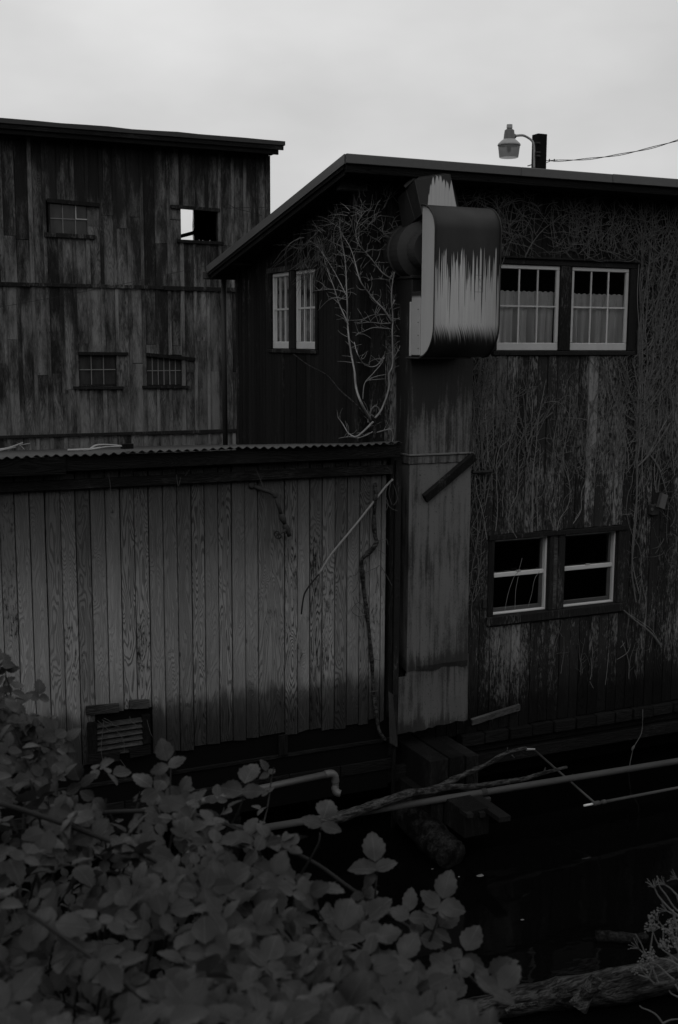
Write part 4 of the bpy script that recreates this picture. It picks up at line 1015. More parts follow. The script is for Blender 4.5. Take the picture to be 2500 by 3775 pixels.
for t_ in ([(605, 280), (635, 350), (640, 480)], [(615, 500), (620, 600)], [(1020, 310), (1030, 380), (1045, 330)], [(1120, 250), (1070, 320)], [(1480, 280), (1530, 400)], [(590, 1730), (650, 1760), (690, 1768)], [(600, 1740), (585, 1900), (600, 1980)], [(670, 1790), (715, 1850), (718, 1920)], [(600, 1720), (640, 1740), (655, 1760)], [(750, 1710), (760, 1740), (795, 1765)], [(695, 1960), (725, 2000)], [(565, 1735), (640, 1800)], [(850, 1730), (865, 1790), (882, 1830)]):
    mb.tube(smooth_path([P(*c4(x, y), Y=SY-.09) for x, y in t_]), .0032, 4)
mb.build('tendril', M['tendril'], vs_)['kind'] = 'stuff'
# sticks on the shed roof
def sticks(name, label, paths, r0, Y):
    mb = MB()
    for t_, r_ in paths:
        p = smooth_path([P(x, y, Y=Y+dy) for x, y, dy in t_]); mb.tube(p, taper(len(p), r_, r_*.45), 6, wob=.15)
    return tag(mb.build(name, M['driftwood'], smooth=True), label, 'stick')
sticks('driftwood_stick', 'bleached forked stick lying on the corrugated roof at the left picture edge', [([(-40, 1665, 0), (30, 1652, 0), (85, 1632, 0)], .014), ([(60, 1642, 0), (80, 1640, .02), (112, 1634, .02)], .006), ([(70, 1640, 0), (84, 1650, .01), (90, 1658, 0)], .006), ([(-30, 1668, 0), (60, 1648, -.02)], .009)], .014, EY+.05)
o = sticks('driftwood_stick', 'bleached branching stick with a dark block end on the corrugated roof', [([(250, 1660, 0), (330, 1656, 0), (390, 1648, 0), (455, 1645, 0)], .012), ([(330, 1658, 0), (365, 1640, .02), (455, 1643, .01)], .013), ([(300, 1662, 0), (370, 1652, -.02)], .007)], .012, EY+.06)
o2 = MB().beam(P(450, 1646, Y=EY+.06), P(487, 1644, Y=EY+.08), .06, .045).build('end_block', M['darkwood'], o)

# =================================================================== VINES
def c2(x, y): return (1000+x*.6378, 400+y*.6378)
def V(x, y, off=.06):
    px, py = c2(x, y)
    if px < 1334: return P(px, py, X=XE-.03-off)
    return P(px, py, Y=-.03-off)
vine = thing('climbing_vine', 'leafless pale vine fanning up the building corner above the corrugated roof', 'vine', V(590, 1900))
VL = [([(575, 1800), (520, 1700), (490, 1610), (482, 1520), (465, 1430), (450, 1330), (442, 1240), (440, 1130), (435, 1020), (430, 900), (415, 800), (400, 720), (395, 640)], .022, .007, 'stem'),
      ([(448, 1250), (420, 1190), (390, 1120), (365, 1040), (335, 960), (310, 880), (290, 810), (268, 745)], .012, .005, 'stem'),
      ([(440, 1090), (400, 1010), (352, 920), (305, 850), (262, 790), (215, 760)], .009, .004, 'stem'),
      ([(700, 1235), (650, 1160), (600, 1110), (560, 1060), (522, 1010), (500, 950), (480, 870), (455, 800), (420, 740), (380, 660)], .016, .006, 'stem'),
      ([(705, 990), (650, 955), (610, 910), (580, 870), (545, 830), (510, 790), (490, 730), (500, 660), (540, 600), (580, 575)], .011, .005, 'stem'),
      ([(600, 1790), (640, 1735), (680, 1620), (680, 1540), (700, 1490), (703, 1400), (700, 1300), (703, 1200), (695, 1100), (702, 1000), (720, 920), (738, 850), (735, 790), (750, 710)], .020, .008, 'stem'),
      ([(480, 1350), (500, 1420), (540, 1480), (600, 1490), (655, 1440)], .008, .010, 'stem'),
      ([(530, 1680), (540, 1590), (590, 1530), (640, 1470), (648, 1440)], .007, .010, 'stem'),
      ([(545, 1580), (600, 1550), (680, 1535)], .008, .006, 'stem'),
      ([(560, 1570), (680, 1560)], .006, .005, 'stem'),
      ([(130, 1420), (210, 1480), (320, 1540), (400, 1630), (480, 1700), (570, 1795)], .009, .017, 'bark'),
      ([(595, 1905), (600, 1830), (592, 1770), (600, 1740)], .034, .024, 'bark'),
      ([(570, 1800), (575, 1750), (598, 1722), (622, 1735), (632, 1772)], .022, .014, 'stem2'),
      ([(560, 1815), (565, 1785), (578, 1768), (592, 1780)], .018, .014, 'stem2'),
      ([(590, 1810), (540, 1860), (490, 1897), (450, 1880), (435, 1860), (412, 1820), (385, 1785)], .020, .006, 'stem'),
      ([(490, 1897), (440, 1898), (390, 1906)], .009, .004, 'stem'),
      ([(600, 1862), (545, 1890), (500, 1905)], .013, .007, 'stem'),
      ([(610, 1872), (650, 1862), (690, 1855), (706, 1900), (692, 1950), (696, 1995)], .010, .014, 'stem'),
      ([(692, 1945), (668, 1965), (666, 1995)], .006, .004, 'stem'),
      ([(690, 1240), (640, 1243), (570, 1235), (495, 1245)], .008, .004, 'stem'),
      ([(690, 1275), (600, 1265), (525, 1292), (488, 1312)], .008, .004, 'stem'),
      ([(695, 1195), (600, 1190), (520, 1222)], .008, .003, 'stem'),
      ([(435, 1060), (360, 1045), (300, 1048), (240, 1056)], .006, .003, 'stem'),
      ([(438, 1105), (350, 1095), (270, 1168)], .006, .003, 'stem'),
      ([(710, 1215), (750, 1225), (757, 1300), (742, 1380), (700, 1455)], .007, .006, 'stem'),
      ([(738, 795), (740, 860), (720, 920), (680, 1000)], .008, .005, 'stem'),
      ([(690, 1160), (715, 1105)], .008, .012, 'stem'),
      ([(740, 720), (700, 750), (650, 720), (600, 680), (550, 640)], .009, .005, 'stem2'),
      ([(690, 800), (640, 740), (610, 670), (610, 560), (605, 480)], .010, .006, 'bark'),
      ([(690, 990), (600, 985), (555, 998)], .006, .003, 'stem2'),
      ([(655, 1180), (690, 1240), (690, 1330), (660, 1420), (668, 1530), (650, 1690)], .010, .012, 'bark')]
groups = {}
def arc(pt, ang, ln, curl, wob=.15, n=8):
    out = [pt]; x, y = pt
    for k in range(n):
        ang += curl/n + R.uniform(-wob, wob); x += cos(ang)*ln/n; y -= sin(ang)*ln/n; out.append((x, y))
    return out
for t_, r0, r1, m in VL:
    p = smooth_path([V(x, y, .05+.05*R.random()) for x, y in t_], 5)
    groups.setdefault(m, MB()).tube(p, taper(len(p), r0*.56, r1*.5), 7, wob=.18)
    # side twigs
    if r0 < .03 and m != 'bark':
        for i in range(len(t_)-1):
            for k in range(3):
                f = R.random(); x = t_[i][0]+(t_[i+1][0]-t_[i][0])*f; y = t_[i][1]+(t_[i+1][1]-t_[i][1])*f
                if y > 1500 and R.random() < .8: continue
                a = arc((x, y), R.choice((R.uniform(2.2, 3.4), R.uniform(.0, 1.1), R.uniform(1.2, 2.2))), R.uniform(25, 95), R.uniform(-1.2, 1.2))
                p = [V(q[0], q[1], .05+.03*R.random()) for q in a]
                groups.setdefault('stem', MB()).tube(p, taper(len(p), .0032, .0013), 4)
# tangled crown under the rake: arching twigs that hang down to the left
for k in range(130):
    t = R.random()
    x = R.gauss(370, 110); y = 780 - (x-170)*.55 + R.gauss(40, 70) if x < 520 else R.gauss(600, 80)
    if y < 800-(x)*.62+40: y = 800-x*.62+60+R.random()*60
    if not (130 < x < 720 and y > 420): continue
    ang = R.choice((R.uniform(2.3, 3.6), R.uniform(2.3, 3.6), R.uniform(.3, 1.3), R.uniform(3.6, 4.6)))
    a = arc((x, y), ang, R.uniform(60, 210), R.uniform(-.2, 1.6), .18, 10)
    if min(q[1]-(790-q[0]*.66) for q in a) < 0: a = [q for q in a if q[1] > 790-q[0]*.66]
    if len(a) < 4: continue
    off = .05+.12*R.random(); p = [V(q[0], q[1], off+.02*R.random()) for q in a]
    groups.setdefault(R.choice(('stem', 'stem2', 'stem2', 'bark', 'bark')), MB()).tube(p, taper(len(p), R.uniform(.002, .0040), .0012), 4)
for k in range(50):          # hanging fringe over the end windows
    x = R.uniform(150, 420); y = R.uniform(720, 900); a = arc((x, y), R.uniform(3.9, 5.2), R.uniform(60, 260), R.uniform(-.5, .5), .16, 9)
    p = [V(q[0], q[1], .05+.05*R.random()) for q in a]; groups['stem2'].tube(p, taper(len(p), .0035, .0016), 4)
for k in range(60):          # along the upper boards right of the corner
    x = R.uniform(500, 760); y = R.uniform(430, 1000); a = arc((x, y), R.uniform(.2, 2.9), R.uniform(40, 160), R.uniform(-1.4, 1.4), .2, 9)
    p = [V(q[0], q[1], .02+.04*R.random()) for q in a if q[1] > 400]; groups['stem2'].tube(p, taper(len(p), .0045, .0018), 4)
names = {'stem': 'branches', 'stem2': 'twigs', 'bark': 'old_stems'}
for m, g in groups.items():
    o = g.build(names[m], M[m], vine, smooth=True); o['kind'] = 'stuff'

# creepers on the front wall: stems climb, wander and throw off short herringbone rootlets
wins = [upper_gap, lower_gap]
def blocked(x, z):
    for h in wins:
        if h[0]+.01 < x < h[1]-.01 and h[2]+.01 < z < h[3]-.01: return True
    return z > zroof-.03 or z < zbase
def grow(mb, x, z, ang, ln, r, keep, depth=0, twig=.5, wob=.13, up_=.06):
    st = .045; pts = []; n = int(ln/st); d = R.uniform(.006, .03)
    for k in range(n):
        ang += R.gauss(0, wob); ang += (pi/2-ang)*up_
        x += cos(ang)*st; z += sin(ang)*st
        if blocked(x, z) or not keep(x, z): break
        d = min(.05, max(.004, d+R.gauss(0, .004)))
        pts.append(Vector((x, -.024-d, z)))
        if depth < 2 and R.random() < twig:
            sd_ = R.choice((-1, 1)); a = ang+sd_*R.uniform(.6, 1.3)
            if R.random() < .16 and depth < 1: grow(mb, x, z, a, ln*R.uniform(.3, .7), r*.65, keep, depth+1, twig, wob, up_)
            else:
                q = [pts[-1]]; xx, zz, aa = x, z, a; L = R.uniform(.03, .12)
                for j in range(4):
                    aa += R.gauss(0, .25); xx += cos(aa)*L/4; zz += sin(aa)*L/4
                    if blocked(xx, zz): break
                    q.append(Vector((xx, -.026-d-R.uniform(0, .012), zz)))
                if len(q) > 2: mb.tube(q, taper(len(q), r*.5, r*.25), 4, cap=False)
    if len(pts) > 3: mb.tube(pts, taper(len(pts), r, r*.45), 4, cap=False)
def F(px, py): p = P(px, py, Y=0); return p.x, p.z
def tangle(mb, n, x0, x1, z0, z1, L=(.15, .5), r=.0045, keep=None, deep=.06):
    for k in range(n):
        x, z = R.uniform(x0, x1), R.uniform(z0, z1)
        if keep and not keep(x, z): continue
        ang = R.uniform(0, 2*pi); curl = R.uniform(-1.8, 1.8); ln = R.uniform(*L); q = []; d = R.uniform(.01, deep)
        for j in range(9):
            ang += curl/9+R.gauss(0, .16); x += cos(ang)*ln/9; z += sin(ang)*ln/9
            if blocked(x, z): break
            q.append(Vector((x, -.026-d-R.uniform(0, .01), z)))
        if len(q) > 3: mb.tube(q, taper(len(q), r*R.uniform(.6, 1.2), r*.35), 4, cap=False)
any_ = lambda x, z: True
# 1: mass right of the windows
xw = upper_gap[1]; cr = thing('creeper', 'dense leafless creeper covering the wall right of both window pairs', 'creeper', (9.6, 0, -3.6), 'bare creepers on the front wall')
m1, m2 = MB(), MB()
kp = lambda x, z: x > (xw-.02 if z > -1.2 else lower_gap[1]-.02) or z < -.2
for k in range(44):
    x = R.uniform(xw+.0, 10.5); grow(m1 if k % 3 else m2, x, R.uniform(-3.4, .3), R.uniform(1.2, 1.9), R.uniform(1.2, 3.4), R.uniform(.0025, .0055), kp, twig=.42)
for k in range(14):
    grow(m2, xw+.01+R.uniform(0, .12), R.uniform(-1.6, -.4), pi/2, 2.6, R.uniform(.007, .011), any_, twig=.7, wob=.06)
tangle(m1, 200, xw, 10.4, -1.6, 1.5, r=.0032, keep=kp); tangle(m2, 90, xw, 10.4, -2.8, 1.2, r=.0045, keep=kp)
p = smooth_path([P(x, y, Y=-.07) for x, y in ((2300, 2250), (2345, 2290), (2385, 2320), (2415, 2350), (2432, 2375))]); m2.tube(p, taper(len(p), .008, .014), 6)
p = smooth_path([P(x, y, Y=-.06) for x, y in ((2345, 1640), (2348, 1760), (2345, 1900), (2335, 2010), (2330, 2110), (2345, 2220))]); m2.tube(p, taper(len(p), .012, .008), 6, wob=.2)
p = smooth_path([P(x, y, Y=-.06) for x, y in ((2352, 1718), (2395, 1675), (2440, 1610), (2470, 1560))]); m2.tube(p, taper(len(p), .011, .006), 6)
p = smooth_path([P(x, y, Y=-.06) for x, y in ((2395, 1675), (2430, 1730), (2450, 1790), (2460, 1830))]); m2.tube(p, taper(len(p), .009, .006), 6)
m1.build('twigs', M['stem2'], cr)['kind'] = 'stuff'; m2.build('branches', M['stem2'], cr)['kind'] = 'stuff'
# 2: tangle under the eave above the windows
cr = thing('creeper', 'curly bare creeper tangle under the eave, directly above the upper front windows', 'creeper', (8.2, 0, .95), 'bare creepers on the front wall')
m1, m2 = MB(), MB(); x0, x1 = F(2040, 800)[0], xw+.1
tangle(m1, 230, x0, x1, .92, 1.45, r=.0034); tangle(m2, 60, x0, x1+.3, .95, 1.55, r=.005, L=(.2, .6))
for k in range(26): grow(m1, R.uniform(x0, x1), R.uniform(.93, 1.1), R.uniform(.9, 2.2), R.uniform(.4, .9), .005, any_)
m1.build('twigs', M['stem2'], cr)['kind'] = 'stuff'; m2.build('branches', M['stem2'], cr)['kind'] = 'stuff'
# 3: tangle between the hood and the eave
cr = thing('creeper', 'bare creeper sprays under the eave beside the duct elbow', 'creeper', (6.9, 0, .95), 'bare creepers on the front wall')
m1, m2 = MB(), MB(); x0, x1 = F(1690, 800)[0], F(1960, 800)[0]
tangle(m1, 130, x0, x0+.75, 1.05, 1.62, r=.0036, deep=.14); tangle(m2, 50, x0, x1, 1.05, 1.6, r=.0042, L=(.25, .7), deep=.14)
for t_ in ([(1802, 725), (1835, 760), (1855, 830), (1880, 870), (1893, 870)], [(1880, 870), (1870, 800), (1850, 720)], [(1880, 830), (1893, 740)], [(1880, 830), (1915, 790), (1912, 780)], [(1935, 950), (1960, 900), (2010, 840), (2090, 790)], [(1860, 690), (1915, 725), (1910, 715)], [(1935, 705), (1955, 720), (1990, 712)], [(1955, 745), (1980, 760), (1992, 780)], [(1870, 860), (1840, 840), (1800, 800)], [(1893, 870), (1870, 920), (1850, 980)], [(1985, 760), (2000, 752)]):
    p = smooth_path([P(x, y, Y=-.05) for x, y in t_]); m2.tube(p, taper(len(p), .008, .004), 5)
for k in range(12): grow(m1, R.uniform(x0+.05, x0+.4), .6, pi/2, .8, .006, any_)
m1.build('twigs', M['stem2'], cr)['kind'] = 'stuff'; m2.build('branches', M['stem2'], cr)['kind'] = 'stuff'
# 4: strip beside the shaft
cr = thing('creeper', 'narrow column of bare creeper climbing beside the duct shaft below the hood', 'creeper', (6.9, 0, -4.0), 'bare creepers on the front wall')
m1, m2 = MB(), MB(); x0 = sx1+.1
for k in range(26): grow(m1 if k % 2 else m2, x0+R.uniform(.02, .30), R.uniform(-2.0, -1.0), pi/2, R.uniform(.8, 1.9), R.uniform(.005, .008), lambda x, z: x0-.05 < x < x0+.45 and z < -.05, twig=.65, wob=.09)
for k in range(9): grow(m1, x0+R.uniform(.02, .22), R.uniform(-3.3, -2.3), pi/2, R.uniform(.6, 1.6), R.uniform(.005, .008), lambda x, z: x0-.05 < x < x0+.3, twig=.5, wob=.1)
m1.build('twigs', M['stem2'], cr)['kind'] = 'stuff'; m2.build('branches', M['stem2'], cr)['kind'] = 'stuff'
# 5: sparse stems between window rows
cr = thing('creeper', 'sparse upright creeper stems on the boards between upper and lower windows', 'creeper', (8.0, 0, -2.1), 'bare creepers on the front wall')
m1, m2 = MB(), MB()
for k in range(30): grow(m1 if k % 4 else m2, R.uniform(6.95, 8.95), R.uniform(-2.05, -1.2), R.uniform(1.2, 1.9), R.uniform(.4, 1.5), R.uniform(.004, .0075), lambda x, z: z < -.35+.3*sin(x*3), twig=.45, wob=.1)
tangle(m1, 60, 7.6, 8.9, -1.7, -.5, r=.004)
for k in range(8): grow(m1, R.uniform(7.8, 9.3), R.uniform(-4.1, -3.5), pi/2, .5, .004, any_, twig=.3)
m1.build('twigs', M['stem2'], cr)['kind'] = 'stuff'; m2.build('branches', M['stem2'], cr)['kind'] = 'stuff'

# clearly drawn ladder stems with short side rootlets
def ladder(mb, pts, r, Lw=(.04, .11), every=.035):
    p = smooth_path([P(x, y, Y=-.05) for x, y in pts], 6); mb.tube(p, taper(len(p), r, r*.5), 5, wob=.12); acc = 0
    for i in range(1, len(p)):
        acc += (p[i]-p[i-1]).length
        if acc < every*R.uniform(.6, 1.3): continue
        acc = 0; sg = R.choice((-1, 1)); a = pi/2 - sg*R.uniform(.45, 1.1); L = R.uniform(*Lw); q = [p[i]]
        for j in range(4):
            a += R.gauss(0, .18)+sg*.08; q.append(q[-1]+Vector((cos(a)*L/4, R.uniform(-.004, .004), sin(a)*L/4)))
        if not any(blocked(v.x, v.z) for v in q): mb.tube(q, taper(len(q), r*.5, r*.22), 4, cap=False)
cd = lambda *q: [(1696+x*.6228, 1254+y*.6228) for x, y in q]
cr = thing('creeper', 'few pale ladder-like creeper stems rising from the lower window heads', 'creeper', (7.6, 0, -2.0), 'bare creepers on the front wall')
mb = MB()
for q, r_ in ((cd((425, 1135), (428, 980), (432, 780), (450, 640), (462, 480), (500, 280)), .0075), (cd((462, 1130), (455, 900), (470, 760), (475, 620)), .006), (cd((335, 1170), (290, 1080), (300, 990), (345, 880), (350, 640), (395, 500)), .0055), (cd((210, 1130), (222, 1000), (215, 760), (235, 640), (300, 570), (350, 380)), .006),
              (cd((160, 1180), (130, 1000), (100, 900), (85, 700), (80, 600), (95, 480)), .007), (cd((165, 720), (160, 560), (150, 420), (165, 250), (150, 110)), .007), (cd((200, 640), (195, 460), (200, 300), (190, 150)), .0055), (cd((575, 1130), (590, 1060), (640, 980), (650, 860), (610, 700), (640, 520), (655, 300)), .0055), (cd((555, 1120), (530, 1010), (560, 900), (545, 740), (560, 560)), .005), (cd((670, 1085), (715, 1010), (720, 900), (760, 780), (745, 640), (790, 480)), .006),
              (cd((1030, 1060), (1048, 900), (1050, 740), (1065, 560), (1058, 380), (1075, 200), (1055, 60), (1060, -60), (1050, -260), (1060, -450)), .0085), (cd((1085, 900), (1078, 700), (1095, 500), (1090, 300), (1110, 120), (1085, -80), (1090, -300)), .0065), (cd((1060, 1500), (1020, 1300), (1030, 1100), (1048, 1000)), .006), (cd((1000, 760), (990, 640), (940, 500), (880, 330), (870, 130)), .0055), (cd((1020, 680), (960, 480), (900, 300), (880, 110)), .005), (cd((1160, 900), (1150, 760), (1180, 600), (1175, 420), (1200, 240), (1190, 0), (1210, -200)), .006), (cd((1050, 750), (1120, 670), (1190, 530), (1250, 430)), .008), (cd((1120, 670), (1180, 760), (1210, 860)), .006), (cd((1270, 800), (1255, 600), (1262, 420), (1240, 200), (1262, 0), (1250, -260)), .006)):
    ladder(mb, q, r_*.78)
for q in (cd((265, 1600), (285, 1500), (320, 1400), (345, 1370), (368, 1290)), cd((325, 1590), (330, 1480), (345, 1400)), cd((402, 1580), (425, 1500), (440, 1420), (470, 1370)), cd((70, 1100), (120, 1140)), cd((770, 2010), (780, 1960), (775, 1880)), cd((790, 2060), (768, 2020)), cd((860, 2040), (870, 1960), (880, 1850)), cd((1000, 1990), (998, 1900), (960, 1780)), cd((930, 1890), (990, 1850), (1010, 1800)), cd((950, 1820), (975, 1790)), cd((110, 400), (60, 420), (75, 600)), cd((500, 370), (580, 365), (640, 430), (650, 490)), cd((640, 460), (720, 465), (800, 490)), cd((680, 1060), (720, 1000)), cd((980, 1610), (1060, 1660), (1130, 1710), (1165, 1760)), cd((820, 420), (860, 330)), cd((920, 1060), (945, 1020), (940, 960))):
    mb.tube(smooth_path([P(x, y, Y=-.05) for x, y in q]), .0027, 5)
mb.build('stems', M['creep'], cr)['kind'] = 'stuff'

# wall fittings on the right
fl = thing('wall_floodlight', 'small pale tilted floodlight and rusty switch box among creeper stems at right edge', 'floodlight', P(2400, 1880, Y=-.03))
c7 = lambda x, y: (2300+x*.1276, 1700+y*.1276)
q0, q1 = P(*c7(1060, 950), Y=-.13), P(*c7(1190, 1000), Y=-.13)
A, Bq = P(*c7(1160, 955), Y=-.15), P(*c7(1050, 1360), Y=-.17)
MB().beam(A, Bq, .085, .055, upv=(0, -1, .2)).build('housing', M['pvc'], fl)
MB().box(*FW.ext(P(*c7(668, 1400), Y=0).x, P(*c7(880, 1400), Y=0).x, .02, .09, P(*c7(770, 1530), Y=0).z, P(*c7(770, 1240), Y=0).z)).build('switch_box', M['iron'], fl)
q = P(*c7(815, 1390), Y=-.095); MB().lathe((q.x, q.y+.004, q.z), [(.018, 0), (.018, .012), (.010, .012), (.010, .004)], 14, 'Y').build('knockout', M['lampbody'], fl)
for a, b in (((1060, 910), (1420, 885)), ((1170, 1400), (1390, 1385)), ((1240, 1060), (1470, 1070))): MB().tube([P(*c7(*a), Y=-.06), P(*c7(*b), Y=-.06)], .008, 6).build('bracket_arm', M['iron'], fl)
q = P(*c7(765, 910), Y=-.05); mb = MB(); mb.tube([q+Vector((cos(t)*.016, 0, sin(t)*.016)) for t in [k*.5 for k in range(12)]], .006, 5); mb.build('eye_hook', M['pipe'], fl)
br = MB().tube([P(1742, 1742, Y=-.06), P(1775, 1740, Y=-.07), P(1816, 1738, Y=-.07)], [.012, .018, .016], 8).build('pipe_stub', M['iron']); tag(br, 'short dark pipe stub sticking out beside the duct shaft band', 'pipe')
rb = MB().box(*FW.ext(P(1772, 2180, Y=0).x, P(1786, 2180, Y=0).x, .02, .06, P(1780, 2240, Y=0).z, P(1780, 2205, Y=0).z)).build('junction_box', M['iron']); tag(rb, 'small dark junction box left of the lower windows', 'box')

# =================================================================== UNDER THE MILL: pier, pipes, branch
pier = thing('timber_pier', 'crib of heavy dark timbers standing in the water under the duct', 'pier', P(1670, 3200, Z=WZ))
dA = -.85
q0, q1 = P(1586, 2806, Y=dA), P(1712, 2796, Y=dA); qb = P(1650, 2990, Y=dA)
MB().box(q0.x, q0.x+(q1.x-q0.x)*.54, dA, .35, qb.z, q0.z-.005).build('timber', M['darkwood'], pier)
MB().box(q0.x+(q1.x-q0.x)*.56, q1.x, dA-.01, .35, qb.z, q0.z+.005).build('timber', M['darkwood'], pier)
q2, q3 = P(1718, 2790, Y=-.70), P(1765, 2800, Y=-.70)
MB().box(q2.x+.01, q3.x, -.70, .2, P(1740, 2930, Y=-.7).z, q2.z).build('timber', M['darkwood'], pier)
dD = -1.45
q4, q5 = P(1714, 3020, Y=dD), P(1804, 3000, Y=dD)
MB().box(q4.x, q5.x, dD, -.2, P(1760, 3082, Y=dD).z, P(1760, 2985, Y=dD).z).build('timber', M['darkwood'], pier)
MB().box(q4.x-.16, q4.x-.02, -1.05, -.2, P(1650, 3060, Y=-1.1).z, P(1650, 2950, Y=-1.1).z).build('timber', M['darkwood'], pier)
MB().beam(P(1862, 3020, Y=-1.72), P(1700, 2905, Y=-.75), .13, .05).build('plank', M['trim'], pier)
MB().beam(P(1735, 3008, Y=-1.52), P(1650, 2945, Y=-1.0), .07, .04).build('plank', M['trim'], pier)
MB().beam(P(1780, 3005, Y=-1.50), P(1710, 2945, Y=-1.0), .06, .05).build('plank', M['trim'], pier)
lg = smooth_path([P(1500, 2985, Y=-.55), P(1570, 3060, Y=-1.0), P(1640, 3130, Y=-1.35), P(1682, 3160, Y=-1.5)], 6)
MB().tube(lg, [.17, .175, .18, .17, .175, .18, .175, .17, .18, .17, .165, .17, .165, .16, .165, .16, .155, .15, .14][:len(lg)], 14, wob=.10).build('foundation_log', M['wetlog'], pier, smooth=True)
MB().box(q0.x+.05, q1.x-.03, -.6, -.3, WZ-.3, qb.z).build('post', M['darkwood'], pier)
MB().tube([P(1592, 2978, Y=-.9), P(1618, 2976, Y=-.95)], .012, 8).build('bolt', M['pipe'], pier)

py_ = -1.05
pA, pB = P(1030, 3043, Y=py_), P(1785, 2921, Y=py_)
dirp = (pB-pA).normalized(); pE = pA + dirp*((12.0-pA.x)/dirp.x); pS = pA-dirp*.35
lp = thing('long_pipe', 'long straight weathered pipe running level past the timber pier to the right edge', 'pipe', pA)
MB().tube([pS, pA.lerp(pE, .3), pE], .036, 14).build('pipe', M['pipe'], lp, smooth=True)
q = P(1783, 2921, Y=py_); mb = MB(); mb.tube([q-dirp*.03, q+dirp*.03], .042, 12); mb.build('strap', M['iron'], lp)
MB().box(q.x-.05, q.x+.06, py_-.06, py_+.05, q.z-.085, q.z-.045).build('saddle', M['iron'], lp)
# branch lying across the pier and pipe
bb = thing('fallen_branch', 'forked dead branch lying across the long pipe and timber pier', 'branch', P(1400, 2970, Y=-1.1))
B1 = [P(x, y, Y=Y) for x, y, Y in ((1180, 3040, -1.18), (1230, 3022, -1.15), (1330, 2985, -1.12), (1420, 2955, -1.1), (1510, 2925, -1.08), (1600, 2912, -1.0), (1660, 2880, -.95), (1720, 2852, -.92), (1800, 2815, -.9), (1870, 2775, -.9), (1940, 2758, -.9))]
p = smooth_path(B1, 6); MB().tube(p, [max(.018, .058-.042*(i/len(p))**1.2+.004*sin(i*.9)) for i in range(len(p))], 10, wob=.12).build('limb', M['bark'], bb, smooth=True)
B2 = [P(x, y, Y=-1.0) for x, y in ((1590, 2918), (1660, 2902), (1740, 2900), (1840, 2886), (1930, 2872), (1985, 2855), (2010, 2848), (2090, 2828))]
p = smooth_path(B2, 6); MB().tube(p, taper(len(p), .036, .018), 9, wob=.14).build('limb', M['bark'], bb, smooth=True)
MB().tube([P(2005, 2850, Y=-1.0), P(2012, 2828, Y=-1.0)], [.014, .006], 6).build('twig', M['bark'], bb)
MB().tube([P(1868, 2776, Y=-.9), P(1872, 2752, Y=-.92)], [.010, .004], 6).build('twig', M['bark'], bb)
MB().tube([P(1940, 2762, Y=-.9), P(1972, 2762, Y=-.9)], [.014, .009], 7).build('broken_tip', M['driftwood'], bb)
MB().tube([P(1886, 2782, Y=-.9), P(1897, 2795, Y=-.93)], [.009, .006], 6).build('twig', M['bark'], bb)
# thin pipe assembly at right
tp = thing('thin_pipe_run', 'thin pipe coming from under the building to a tee with a white capped end', 'pipe', P(2195, 2965, Y=-1.3))
t0 = P(1970, 2765, Y=-.15); t1 = P(2195, 2962, Y=-1.35)
MB().tube([t0, t1], .013, 8).build('pipe', M['pipe'], tp, smooth=True)
t2 = P(2500, 2904, Y=-1.35); dd_ = (t2-t1).normalized()
MB().tube([t1+dd_*.05, t1+dd_*2.6], .017, 10).build('pipe', M['pipe'], tp, smooth=True)
MB().tube([t1-dd_*.035, t1+dd_*.05], .026, 10).build('tee', M['pipe'], tp, smooth=True)
MB().tube([t1+dd_*.09, t1+dd_*.13], .026, 8).build('coupling', M['pipe'], tp, smooth=True)
MB().tube([t1-dd_*.035, t1-dd_*.15], .013, 10).build('capped_end', M['alu'], tp, smooth=True)
MB().tube([t0.lerp(t1, .62), t0.lerp(t1, .62)+Vector((.02, 0, .09))], .010, 6).build('hanger', M['iron'], tp)
# elbowed plastic pipe below the shed
e0 = P(690, 2965, Y=-1.0); e1 = P(1205, 2854, Y=-.75)
ep = thing('drain_pipe', 'pale drain pipe below the shed ending in a downturned elbow', 'pipe', e1)
MB().tube([e0, e1], .034, 12).build('pipe', M['pvc'], ep, smooth=True)
MB().tube(smooth_path([e1-Vector((.02, 0, 0)), P(1222, 2852, Y=-.75), P(1234, 2862, Y=-.75), P(1237, 2885, Y=-.75)], 5), .041, 12).build('elbow', M['pvc'], ep, smooth=True)
MB().tube([P(1237, 2880, Y=-.75), P(1236, 2905, Y=-.75)], .034, 12).build('pipe', M['pvc'], ep, smooth=True)
MB().tube(smooth_path([P(1236, 2898, Y=-.75), P(1236, 2910, Y=-.76), P(1243, 2922, Y=-.78), P(1256, 2926, Y=-.8)], 5), .040, 12).build('elbow', M['pvc'], ep, smooth=True)
# dangling ropes
rp = thing('dangling_rope', 'frayed knotted cord hanging from the building base at right', 'rope', P(2320, 2900, Y=-.2))
p = smooth_path([P(x, y, Y=-.12) for x, y in ((2370, 2615), (2368, 2680), (2362, 2710), (2342, 2745), (2332, 2770), (2322, 2820), (2318, 2860), (2335, 2900), (2352, 2930))])
MB().tube(p, .005, 5, wob=.3).build('cord', M['rope'], rp)
q = P(2334, 2757, Y=-.12); MB().tube([q+Vector((-.02, 0, -.03)), q, q+Vector((.022, 0, .03))], [.006, .018, .008], 6).build('knot', M['rope'], rp)
tag(MB().tube(smooth_path([P(x, y, Y=-.25) for x, y in ((1525, 2735), (1524, 2790), (1512, 2850), (1511, 2910), (1514, 2915))]), .0035, 5).build('loose_wire', M['rope']), 'thin wire hanging under the lower end of the duct shaft', 'wire')

